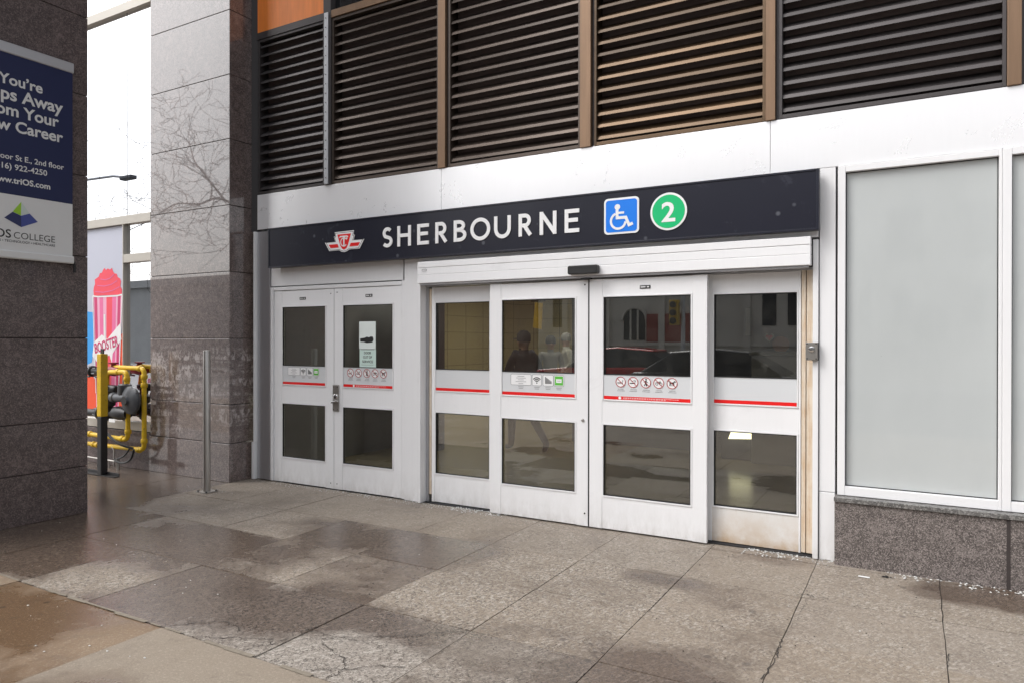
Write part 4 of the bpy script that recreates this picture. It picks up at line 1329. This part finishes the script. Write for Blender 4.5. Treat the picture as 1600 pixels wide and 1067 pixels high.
# ------------------------------------------------------------------ banner on the near pillar
BX = -6.622
ba = thing('banner', (-6.63, -2.465, 2.27), 'navy and white college banner hung on the dimmed granite pillar', 'banner')
by0, by1 = -2.90, -2.037
def yz(y0, y1, z0, z1, x0, x1): return MB().box(x0, x1, y0, y1, z0, z1)
yz(by0, by1, 2.815, 3.995, BX - .004, BX).build('blue_field', 'banner_blue', ba)
yz(by0, by1, 2.345, 2.814, BX - .004, BX).build('white_field', 'banner_white', ba)
MB().prism([(BX + .004, 3.993), (BX + .012, 4.0), (BX + .012, 4.075), (BX, 4.085), (BX - .02, 4.085), (BX - .03, 4.0), (BX - .02, 3.993)], lambda u, v, t: (u, t, v), by0 - .01, by1 + .006).build('top_rail', 'rail', ba, .002)
MB().prism([(BX + .004, 2.345), (BX + .014, 2.335), (BX + .014, 2.285), (BX + .002, 2.275), (BX - .02, 2.28), (BX - .02, 2.345)], lambda u, v, t: (u, t, v), by0 - .01, by1 + .006).build('bottom_rail', 'banner_white', ba, .002)
MB().box(-6.679, BX - .02, -2.03, -2.00, 2.27, 2.30).box(-6.65, -6.63, -2.018, -2.0, 2.20, 2.27).box(-6.679, BX - .02, -2.06, -2.03, 4.03, 4.06).box(-6.679, BX - .02, -2.88, -2.85, 4.03, 4.06).box(-6.679, BX - .02, -2.88, -2.85, 2.28, 2.31).build('bracket', 'black', ba, .003, split=True)
BR = (PI / 2, 0, PI / 2)
bxf = BX + .0016
for s, z, wd, al, y, bo_, h_ in (("You’re", 3.735, .345, 'CENTER', -2.462, .024, None), ('Steps Away', 3.606, .68, 'CENTER', -2.46, .024, None), ('From Your', 3.477, .61, 'CENTER', -2.46, .024, None), ('New Career', 3.348, .68, 'CENTER', -2.46, .024, None),
                          ('Bloor St E., 2nd floor', 3.108, .555, 'RIGHT', -2.112, .016, None), ('(416) 922-4250', 3.026, .42, 'CENTER', -2.463, .016, None), ('www.triOS.com', 2.912, .46, 'CENTER', -2.457, .026, None)):
    text('lettering', s, 'banner_white', ba, wd, (bxf, y, z), BR, al, bo_, .0006, h_)
text('lettering', 'triOS', 'ink', ba, .22, (bxf, -2.538, 2.449), BR, 'RIGHT', .012, .0006)
text('lettering', 'COLLEGE', 'ink', ba, .33, (bxf, -2.187, 2.449), BR, 'RIGHT', -.004, .0006)
text('lettering', 'BUSINESS ▲ TECHNOLOGY ▲ HEALTHCARE'.replace('▲', '\u2022'), 'ink', ba, .545, (bxf, -2.187, 2.413), BR, 'RIGHT', .008, .0006)
def pyr(pts, mt):
    MB().prism(pts, lambda u, v, t: (t, u, v), BX + .0008, BX + .0022).build('logo', mt, ba)
pyr([(-2.46, 2.765), (-2.525, 2.672), (-2.462, 2.648)], 'pyr_green')
pyr([(-2.4595, 2.765), (-2.4615, 2.648), (-2.395, 2.676)], 'pyr_pale')
pyr([(-2.526, 2.670), (-2.589, 2.612), (-2.46, 2.55), (-2.462, 2.646)], 'pyr_navy')
pyr([(-2.394, 2.674), (-2.4615, 2.646), (-2.4595, 2.55), (-2.329, 2.612)], 'pyr_blue')

# ------------------------------------------------------------------ poster of a drink in the left shop window
po = thing('window_poster', (-9.09, -.27, .65), 'tall window poster of a pink frozen drink in a cup', 'poster')
PY = -.262
MB().box(-9.70, -8.715, PY, PY + .01, .66, 3.04).build('backing', 'poster_bg', po)
def ps(poly, mt, k, nm): MB().face(poly, PY - .0012 * k, .001).build(nm, mt, po)
ps([(-8.93, .665), (-8.718, .665), (-8.718, 1.70), (-8.80, 1.66), (-8.86, 1.3)], 'poster_orange', 1, 'orange_field')
ps([(-9.69, .665), (-9.25, .665), (-9.28, 1.0), (-9.42, 1.12), (-9.69, 1.2)], 'poster_orange', 1, 'orange_field')
ps([(-9.69, 1.22), (-9.44, 1.3), (-9.38, 1.6), (-9.40, 1.95), (-9.69, 1.98)], 'poster_blue', 1, 'blue_field')
cupx = lambda z: .245 + (z - .70) / (2.17 - .70) * .075
cxp = -9.09
def cupband(f0, f1, mt, k, z0=.70, z1=2.15):
    ps([(cxp + cupx(z0) * f0, z0), (cxp + cupx(z0) * f1, z0), (cxp + cupx(z1) * f1, z1), (cxp + cupx(z1) * f0, z1)], mt, k, 'cup')
cupband(-1.0, 1.0, 'cup_pale', 2)
cupband(-.92, -.72, 'cup_deep', 3)
cupband(-.55, -.30, 'cup_pink', 3)
cupband(-.06, .34, 'cup_red', 3)
cupband(.34, .60, 'cup_pink', 3)
cupband(.72, .90, 'cup_deep', 3)
fro = []
for k in range(25):
    a = PI * k / 24
    rr = 1 + .05 * math.sin(k * 2.3) + .03 * math.sin(k * 5.1)
    fro.append((cxp + .315 * math.cos(a) * (1 - .30 * math.sin(a) ** 3) * rr, 2.165 + .345 * math.sin(a) ** .8 * rr))
ps(fro, 'cup_red', 3, 'frozen_top')
sw_ = MB()
for k, (z, hw) in enumerate(((2.24, .27), (2.32, .22), (2.40, .15))):
    sw_.ribbon([(cxp - hw, z - .02), (cxp - hw * .3, z - .035), (cxp + hw * .4, z - .02), (cxp + hw, z + .025)], .012, PY - .006 - .0003 * k, .001)
sw_.build('swirl', 'cup_pink', po)
rim = MB().ribbon([(cxp - .325, 2.165), (cxp - .2, 2.150), (cxp + .2, 2.150), (cxp + .325, 2.165)], .018, PY - .0064, .001)
rim.ribbon([(cxp - .325, 2.16), (cxp - .25, .9)], .014, PY - .0068, .001)
rim.ribbon([(cxp + .325, 2.16), (cxp + .25, .9)], .014, PY - .0072, .001)
spl = [(cxp - .30, 1.56), (cxp - .12, 1.66), (cxp + .0, 1.60), (cxp + .28, 1.80), (cxp + .31, 1.60), (cxp + .12, 1.42), (cxp + .10, 1.30), (cxp + .05, 1.40), (cxp - .04, 1.36), (cxp - .06, 1.20), (cxp - .11, 1.36), (cxp - .22, 1.30), (cxp - .33, 1.38)]
rim.face(spl, PY - .0052, .001)
rim.ribbon([(cxp - .06, 1.92), (cxp - .05, 1.6)], .035, PY - .0058, .001)
rim.build('splash', 'sign_white', po)
tp = text('cup_lettering', 'BOOSTER', 'cup_deep', po, .53, (cxp - .005, PY - .0080, 1.47), (PI / 2, -.20, 0), 'CENTER', .02, .0006, .135)

# ------------------------------------------------------------------ grit and litter along the doors
def rock(mb, x, y, s, z=.004):
    vs = []
    for k in range(6):
        a = 2 * PI * k / 6 + random.uniform(-.4, .4)
        r = s * random.uniform(.4, 1)
        vs.append((x + r * math.cos(a), y + r * math.sin(a) * .7, z))
    vs.append((x + random.uniform(-.2, .2) * s, y, z + s * random.uniform(.25, .7)))
    mb.add(vs, [(i, (i + 1) % 6, 6) for i in range(6)])
random.seed(11)
gr = MB()
def strew(n, xa, xb, ya, yb, s0, s1):
    for _ in range(n):
        t = random.random() ** 2.2
        rock(gr, random.uniform(xa, xb), ya + (yb - ya) * t, random.uniform(s0, s1))
strew(330, -5.5, -3.3, -.02, -.16, .004, .011)
strew(120, -6.3, -5.5, -.03, -.14, .004, .009)
strew(90, -3.85, -3.25, -.0, -.12, .006, .016)
strew(170, -1.15, -.52, -.0, -.17, .004, .013)
strew(120, -.2, .9, -.10, -.22, .004, .013)
strew(60, .5, 1.4, -.10, -.3, .005, .018)
strew(150, -7.0, -4.0, -.1, -.9, .003, .006)
strew(40, -6.62, -6.3, -.62, -.86, .004, .009)
g_ = gr.build('salt_grit', 'grit')
g_['kind'] = 'stuff'
tag(g_, 'white salt grit scattered along the foot of the doors', 'grit')
random.seed(5)
ch = MB()
for _ in range(60):
    rock(ch, random.uniform(-7.5, 1), random.uniform(-3.1, -.3), random.uniform(.003, .008))
for _ in range(28):
    rock(ch, random.uniform(-5.6, -3), random.uniform(-4.0, -3.2), random.uniform(.004, .012))
c_ = ch.build('pale_chips', 'grit')
c_['kind'] = 'stuff'
tag(c_, 'small pale stone chips lying on the pavement', 'chips')
dl = MB()
for _ in range(130):
    rock(dl, random.uniform(-6.8, 1.2), random.uniform(-2.6, -.2), random.uniform(.003, .009))
d_ = dl.build('dark_debris', 'joint')
d_['kind'] = 'stuff'
tag(d_, 'dark specks of dirt scattered over the pavement', 'debris')
dm = MB()
for k in range(7):
    rock(dm, -.178 + random.uniform(-.03, .03), -.216 + random.uniform(-.012, .012), random.uniform(.01, .02))
tag(dm.build('dirt_clump', 'joint'), 'dark clump of dirt on the pavement before the granite plinth', 'dirt')
tag(MB().box(-.345, -.275, -.30, -.285, .004, .010).build('cigarette_end', 'sign_white', None, .002), 'white cigarette end on the pavement before the granite plinth', 'litter')

# ------------------------------------------------------------------ people inside the hall
def person(name, x, y, face, label, coat, legs, hat, pose='walk', H=1.72, group=None):
    root = thing(name, (x, y, 0), label, 'person', group)
    k = H / 1.72
    if pose == 'walk':
        hipz = .90
        J = dict(pel=(0, 0, hipz), ch=(0, .03, 1.22), nk=(0, .05, 1.45), hb=(0, .06, 1.56), ht=(0, .07, 1.66),
                 shl=(-.17, .04, 1.39), ell=(-.22, .16, 1.12), hal=(-.20, .34, .96), shr=(.17, .04, 1.39), elr=(.22, -.08, 1.12), har=(.20, -.02, .86),
                 hl=(-.09, 0, .86), kl=(-.10, .20, .50), fl=(-.10, .22, .09), tl=(-.10, .36, .045), hr=(.09, 0, .86), kr=(.10, -.06, .47), fr=(.10, -.38, .15), tr=(.10, -.30, .04))
    else:
        J = dict(pel=(0, 0, .92), ch=(0, .0, 1.24), nk=(0, .02, 1.46), hb=(0, .03, 1.57), ht=(0, .03, 1.67),
                 shl=(-.18, .0, 1.40), ell=(-.25, -.02, 1.12), hal=(-.22, .16, .98), shr=(.18, .0, 1.40), elr=(.25, -.02, 1.12), har=(.23, .08, .88),
                 hl=(-.09, 0, .88), kl=(-.11, .02, .48), fl=(-.11, -.02, .08), tl=(-.12, .13, .04), hr=(.09, 0, .88), kr=(.11, .02, .48), fr=(.11, -.02, .08), tr=(.13, .13, .04))
    Rd = dict(pel=.15, ch=.16, nk=.065, hb=.09, ht=.085, shl=.075, ell=.052, hal=.035, shr=.075, elr=.052, har=.035, hl=.10, kl=.068, fl=.045, tl=.04, hr=.10, kr=.068, fr=.045, tr=.04)
    names = list(J)
    E = [('pel', 'ch'), ('ch', 'nk'), ('nk', 'hb'), ('hb', 'ht'), ('ch', 'shl'), ('shl', 'ell'), ('ell', 'hal'), ('ch', 'shr'), ('shr', 'elr'), ('elr', 'har'), ('pel', 'hl'), ('hl', 'kl'), ('kl', 'fl'), ('fl', 'tl'), ('pel', 'hr'), ('hr', 'kr'), ('kr', 'fr'), ('fr', 'tr')]
    vs = [Vector(J[n]) * k for n in names]
    rad = [Rd[n] * k for n in names]
    ed = [(names.index(a), names.index(b)) for a, b in E]
    for hn, el in (('hal', 'ell'), ('har', 'elr')):
        hv = Vector(J[hn]); d = (hv - Vector(J[el])).normalized()
        side = d.cross(Vector((0, 1, 0))).normalized()
        if side.length < .1: side = Vector((1, 0, 0))
        pi_ = len(vs)
        vs.append((hv + d * .07) * k); rad.append(.032)
        ed.append((names.index(hn), pi_))
        for f_, (o_, l_) in enumerate(((-.03, .060), (-.010, .078), (.010, .072), (.029, .055))):
            a_ = len(vs)
            vs.append((hv + d * (.085 + l_ * .5) + side * o_ + Vector((0, 0, -.004))) * k); rad.append(.009)
            vs.append((hv + d * (.085 + l_) + side * o_ * .9 + Vector((0, .012, -.012))) * k); rad.append(.008)
            ed += [(pi_, a_), (a_, a_ + 1)]
        a_ = len(vs)
        vs.append((hv + d * .06 + side * -.045) * k); rad.append(.010)
        vs.append((hv + d * .095 + side * -.052) * k); rad.append(.009)
        ed += [(names.index(hn), a_), (a_, a_ + 1)]
    me = bpy.data.meshes.new('body')
    me.from_pydata(vs, ed, [])
    o = bpy.data.objects.new('body', me)
    COL.objects.link(o)
    o.modifiers.new('skin', 'SKIN')
    sk = me.skin_vertices[0].data
    for i, r in enumerate(rad):
        sk[i].radius = (r, r * (.72 if names[i:i + 1] and names[i] in ('pel', 'ch') else 1))
        sk[i].use_root = (i == 0)
    ss = o.modifiers.new('sub', 'SUBSURF'); ss.levels = 2; ss.render_levels = 2
    dg = bpy.context.evaluated_depsgraph_get()
    bme = bpy.data.meshes.new_from_object(o.evaluated_get(dg))
    bpy.data.objects.remove(o)
    rm = Matrix.Translation((x, y, 0)) @ Matrix.Rotation(face, 4, 'Z')
    bme.materials.clear()
    for q_ in (coat, legs, 'skin', 'black'):
        bme.materials.append(MT[q_])
    hands = [Vector(J['hal']) * k, Vector(J['har']) * k]
    for p in bme.polygons:
        c = p.center
        p.use_smooth = True
        if c.z > 1.47 * k or min((c - h_).length for h_ in hands) < .0 or any((c - (h_ + Vector((0, .05, -.06)))).length < .11 for h_ in hands): p.material_index = 2
        elif c.z < .11 * k: p.material_index = 3
        elif c.z < .88 * k: p.material_index = 1
        else: p.material_index = 0
    bme.transform(rm)
    b = bpy.data.objects.new('body', bme)
    COL.objects.link(b)
    adopt(b, root)
    # face and hair
    hd = Vector(J['hb']) * k
    def put(mb, nm, mt):
        for i, v in enumerate(mb.v):
            mb.v[i] = tuple(rm @ Vector(v))
        return mb.build(nm, mt, root, smooth=True)
    hm = MB()
    hm.lathe([(-.02, .098), (.03, .104), (.09, .098), (.135, .06), (.15, .01)], (hd.x, hd.y - .012, hd.z + .03), 'z', 16)
    if hat:
        hm.prism([(-.07, .06), (.07, .06), (.06, .17), (-.06, .17)], lambda u, v, t: (hd.x + u, hd.y + v, t), hd.z + .05, hd.z + .065)
    put(hm, 'cap' if hat else 'hair', hat or 'hair')
    fm = MB()
    for e in (-.032, .032):
        fm.lathe([(-.006, .004), (0, .009), (.006, .004)], (hd.x + e, hd.y + .088, hd.z + .02), 'y', 8)
    put(fm, 'eyes', 'black')
    nm_ = MB().tube([(hd.x, hd.y + .09, hd.z + .015), (hd.x, hd.y + .112, hd.z - .02)], [.008, .014], 8)
    nm_.tube([(hd.x - .022, hd.y + .088, hd.z - .05), (hd.x + .022, hd.y + .088, hd.z - .05)], .006, 6)
    for e in (-.096, .096):
        nm_.lathe([(-.012, .008), (0, .022), (.012, .008)], (hd.x + e, hd.y - .005, hd.z), 'x', 8)
    put(nm_, 'face_features', 'skin')
    return root
person('person', -4.85, 3.25, PI * .35, 'person in dark coat and trousers walking behind the left sliding door', 'cloth_dark', 'cloth_dark', 'cloth_dark')
def hx_(u, y): return hall_pt(u, 545, y)[0]
person('person', hx_(818, 6.6), 6.6, PI * .1, 'person in a white cap and dark jacket standing well inside the hall', 'cloth_navy', 'cloth_dark', 'cloth_white', 'stand', 1.70)
person('person', hx_(860, 6.9), 6.9, -PI * .8, 'person in a grey hooded top standing well inside the hall', 'cloth_grey', 'cloth_dark', None, 'stand', 1.66)
person('person', hx_(886, 7.3), 7.3, PI * .7, 'person in a pale coat standing well inside the hall', 'cloth_white', 'cloth_dark', 'cloth_grey', 'stand', 1.72)

# ------------------------------------------------------------------ across the street (seen only as reflections)
def building(x0, x1, y, h, mt, label, base=None, arch=False):
    t = thing('street_building', ((x0 + x1) / 2, y - 4, 0), label, 'building', None)
    MB().box(x0, x1, y - 9, y, .0, h).build('wall', mt, t)
    MB().box(x0 - .2, x1 + .2, y - 9.2, y + .35, h, h + .5).build('cornice', mt, t)
    wn = MB()
    fl = 3.9
    z = 4.6
    while z + 2.4 < h:
        x = x0 + 1.2
        while x + 1.2 < x1:
            wn.box(x, x + 1.15, y - .05, y + .03, z, z + 2.0)
            x += 2.3
        z += 3.3
    wn.build('upper_windows', 'far_glass', t)
    sh = MB()
    x = x0 + .8 if not arch and x0 > -30 else 1e9
    while x + 3 < x1:
        sh.box(x, x + 3.0, y - .05, y + .04, .5, 3.0)
        x += 3.9
    sh.build('shop_windows', 'far_glass', t)
    if base:
        MB().box(-10.5, -8.5, y - .02, y + .12, 1.5, 2.75).build('shop_band', base, t)
    if arch:
        for x in (-15.2, -13.9, -13.1, -5.6, -4.6, -2, -.8, 1.5):
            MB().box(x, x + .55, y - .02, y + .03, 2.2, 3.6).build('tall_window', 'far_glass', t)
        for x in (-11.1, -3.2, .4):
            MB().prism([(x - .5, 1.6)] + [(x + .5, 1.6)] + arc(x, 2.5, .5, 0, 180, 16), lambda u, v, q: (u, q, v), y - .02, y + .03).build('arched_window', 'far_glass', t)
            MB().prism(arc(x, 2.5, .68, 0, 180, 16) + arc(x, 2.5, .52, 180, 0, 16), lambda u, v, q: (u, q, v), y - .02, y + .09).build('arch_moulding', 'stone_far', t)
            for e in (-.17, .17):
                MB().box(x + e - .04, x + e + .04, y + .03, y + .07, 1.6, 2.96).build('window_mullion', 'stone_far', t)
        for z in (1.35, 3.9):
            MB().box(x0 + .05, x1 - .05, y, y + .14, z, z + .16).build('string_course', 'stone_far', t)
        for x in (-14.5, -12.4, -9.8, -6.2, -4.1, -1.4):
            MB().box(x - .14, x + .14, y, y + .18, 0, 3.89).build('pilaster', 'stone_far', t)
    return t
building(-16, 4, -25, 9.4, 'stone_far', 'grey stone building with a red shop band across the street', 'shop_red', True)
building(4.6, 22, -26, 8.2, 'stone_far', 'pale stone building across the street')
building(-34, -16.6, -26, 6.6, 'brick_far', 'low brick building across the street')
building(-70, -34.5, -25.5, 5.2, 'grey_far', 'long low grey building across the street')

def tree(pos, limbs, label, seed, lvls=4):
    """street tree: trunk, hand-laid limbs given as (points, start radius), twigs grown from each limb"""
    rnd = random.Random(seed)
    x, y = pos
    t = thing('bare_tree', (x, y, 0), label, 'tree')
    cr = MB()
    def grow(p, d, r, l, lvl):
        pts = [p]; rs = [r]
        n = 4
        for i in range(n):
            d = (d + Vector((rnd.uniform(-.42, .42), rnd.uniform(-.42, .42), rnd.uniform(-.34, .36)))).normalized()
            p = p + d * l / n
            pts.append(p); rs.append(max(.005, r * (1 - .6 * (i + 1) / n)))
            if lvl < lvls and i > 0 and rnd.random() < .55:
                dd = (d * .8 + Vector((rnd.uniform(-1, 1), rnd.uniform(-1, 1), rnd.uniform(-.8, .9)))).normalized()
                grow(p, dd, rs[-1] * .7, l * rnd.uniform(.5, .85), lvl + 1)
        cr.tube(pts, rs, 5, cap=False)
    for pts, r0, dens in limbs:
        P = smoothpts(pts, 6)
        n = len(P)
        rs = [max(.009, .5 * r0 * (1 - .75 * i / (n - 1))) for i in range(n)]
        cr.tube(P, rs, 7, cap=False)
        for i in range(2, n):
            if rnd.random() < dens:
                d = (P[i] - P[i - 1]).normalized()
                dd = (d + Vector((rnd.uniform(-1, 1), rnd.uniform(-1, 1), rnd.uniform(-.6, 1.0)))).normalized()
                grow(P[i], dd, rs[i] * .32 + .003, rnd.uniform(.7, 1.5), 1)
    MB().tube([(x, y, -.1), (x + .03, y, 1.2), (x - .03, y + .03, 2.4), (x, y, 3.4), (x + .02, y, 4.3)], [.21, .17, .15, .14, .11], 10).build('trunk', 'bark', t, smooth=True)
    cr.build('crown', 'bark', t)
    return t
TX, TY = -15.0, -7.7
V3 = lambda a, b, c: Vector((TX + a, TY + b, c))
tree((TX, TY), [
    ([V3(0, 0, 4.2), V3(-.5, .1, 5.0), V3(-1.2, .2, 5.35), V3(-2.1, .1, 5.3), V3(-3.4, -.1, 5.45), V3(-4.6, -.2, 5.2), V3(-5.8, -.1, 4.9)], .085, .75),
    ([V3(-.9, .2, 5.25), V3(-1.3, .5, 5.9), V3(-1.9, .4, 6.4), V3(-2.3, .3, 7.0), V3(-3.0, .2, 7.3)], .06, .85),
    ([V3(-1.5, .2, 5.35), V3(-2.0, -.2, 5.9), V3(-2.7, -.3, 6.5), V3(-3.6, -.2, 6.9)], .05, .85),
    ([V3(0, 0, 4.3), V3(.2, .3, 5.6), V3(.5, .4, 6.8), V3(.4, .5, 8.2)], .09, .6),
    ([V3(0, 0, 4.0), V3(-.8, -.4, 4.5), V3(-1.6, -.7, 4.45), V3(-2.4, -.8, 4.1)], .04, .7),
    ([V3(0, 0, 4.2), V3(.8, -.3, 5.2), V3(1.9, -.4, 6.0), V3(2.9, -.2, 7.0)], .08, .8),
    ([V3(0, 0, 3.8), V3(.3, -.9, 4.8), V3(.2, -1.8, 5.8), V3(-.2, -2.6, 6.6)], .08, .8)],
    'bare winter street tree on the kerb nearest the pillars', 4)
TX, TY = -27.0, -9.0
tree((TX, TY), [
    ([V3(0, 0, 3.4), V3(-.8, .1, 4.2), V3(-1.9, .2, 4.6), V3(-3.2, .1, 5.2)], .08, .9),
    ([V3(0, 0, 3.6), V3(.8, .1, 4.4), V3(1.7, .2, 4.9), V3(2.6, .1, 5.6)], .08, .9),
    ([V3(0, 0, 4.0), V3(.1, .3, 5.2), V3(-.3, .2, 6.4), V3(0, .2, 7.6)], .09, .9)],
    'bare winter street tree farther along the kerb', 9, 3)

def car(x, y, mt, label, d=1):
    t = thing('parked_car', (x, y, -.14), label, 'car')
    def X(u): return x + d * u
    def loft(secs, nm, m_, ny):
        mb = MB()
        n = len(secs)
        for s_ in (1,):
            vs = []
            for u, zlo, zhi, wlo, whi in secs:
                vs += [(X(u), y - wlo, zlo), (X(u), y - whi, zhi), (X(u), y + whi, zhi), (X(u), y + wlo, zlo)]
            fs = [(0, 1, 2, 3), (4 * n - 1, 4 * n - 2, 4 * n - 3, 4 * n - 4)]
            for i in range(n - 1):
                for k in range(4):
                    fs.append((4 * i + k, 4 * i + (k + 1) % 4, 4 * i + 4 + (k + 1) % 4, 4 * i + 4 + k))
            mb.add(vs, fs)
        return mb.build(nm, m_, t, .05)
    loft([(-2.2, .25, .62, .72, .70), (-2.05, .12, .80, .84, .78), (-1.2, .1, .88, .9, .82), (.9, .1, .93, .9, .82), (1.9, .12, .90, .86, .78), (2.2, .25, .75, .74, .70)], 'body', mt, 0)
    loft([(-1.15, .88, .90, .80, .78), (-.45, .9, 1.32, .80, .62), (.2, .9, 1.38, .80, .62), (1.1, .9, 1.32, .80, .60), (1.75, .88, .92, .76, .72)], 'cabin', 'far_glass', 0)
    loft([(-.5, 1.32, 1.36, .63, .58), (.2, 1.38, 1.42, .63, .58), (1.15, 1.31, 1.35, .61, .56)], 'roof', mt, 0)
    for u in (-1.35, 1.35):
        for s_ in (-1, 1):
            wy = y + s_ * .80
            wh = MB().lathe([(-.1, .29), (-.08, .31), (.08, .31), (.1, .29)], (X(u), wy, .175), 'y', 20).build('wheel', 'tyre', t, smooth=True)
            MB().lathe([(-.105, .19), (.105, .19)], (X(u), wy, .175), 'y', 16).build('rim', 'chrome', wh)
    for s_ in (-.6, .6):
        MB().box(X(-2.2) - .02, X(-2.2) + .05, y + s_ - .16, y + s_ + .16, .56, .68).build('headlight', 'chrome', t, .01)
    return t
car(-6.9, -12.2, 'car_red', 'red car on the road in front of the entrance')
car(-3.5, -10.0, 'car_dark', 'dark saloon car on the road nearest the entrance', -1)
tl = thing('traffic_light', (-7.6, -20.6, 0), 'yellow traffic light on a grey pole at the far kerb', 'traffic light')
MB().lathe([(0, .12), (.3, .09), (5.2, .06)], (-7.6, -20.6, 0), 'z', 14).build('pole', 'zinc', tl, smooth=True)
MB().box(-8.1, -7.75, -20.75, -20.45, 2.15, 3.1).build('housing', 'yellow', tl, .03)
for z in (2.32, 2.62, 2.92):
    MB().lathe([(0, .11), (.12, .12), (.14, .1)], (-7.925, -20.45, z), 'y', 16).build('lens', 'black', tl, smooth=True)
MB().box(-7.75, -7.6, -20.65, -20.55, 2.9, 2.98).build('arm', 'zinc', tl)
sl_ = thing('street_lamp', (-26.0, -9.0, 0), 'grey street lamp with a long arm on the near kerb beside the bare trees', 'street lamp')
MB().lathe([(0, .12), (.4, .10), (6.9, .06)], (-26.0, -9.0, 0), 'z', 14).build('pole', 'zinc', sl_, smooth=True)
MB().tube([(-26.0, -9.0, 6.8), (-25.2, -9.0, 7.15), (-23.6, -9.0, 7.1), (-23.0, -9.0, 7.0)], .045, 8).build('arm', 'zinc', sl_, smooth=True)
MB().box(-23.1, -22.45, -9.12, -8.88, 6.88, 7.02).build('lamp_head', 'grey_iron', sl_, .04)
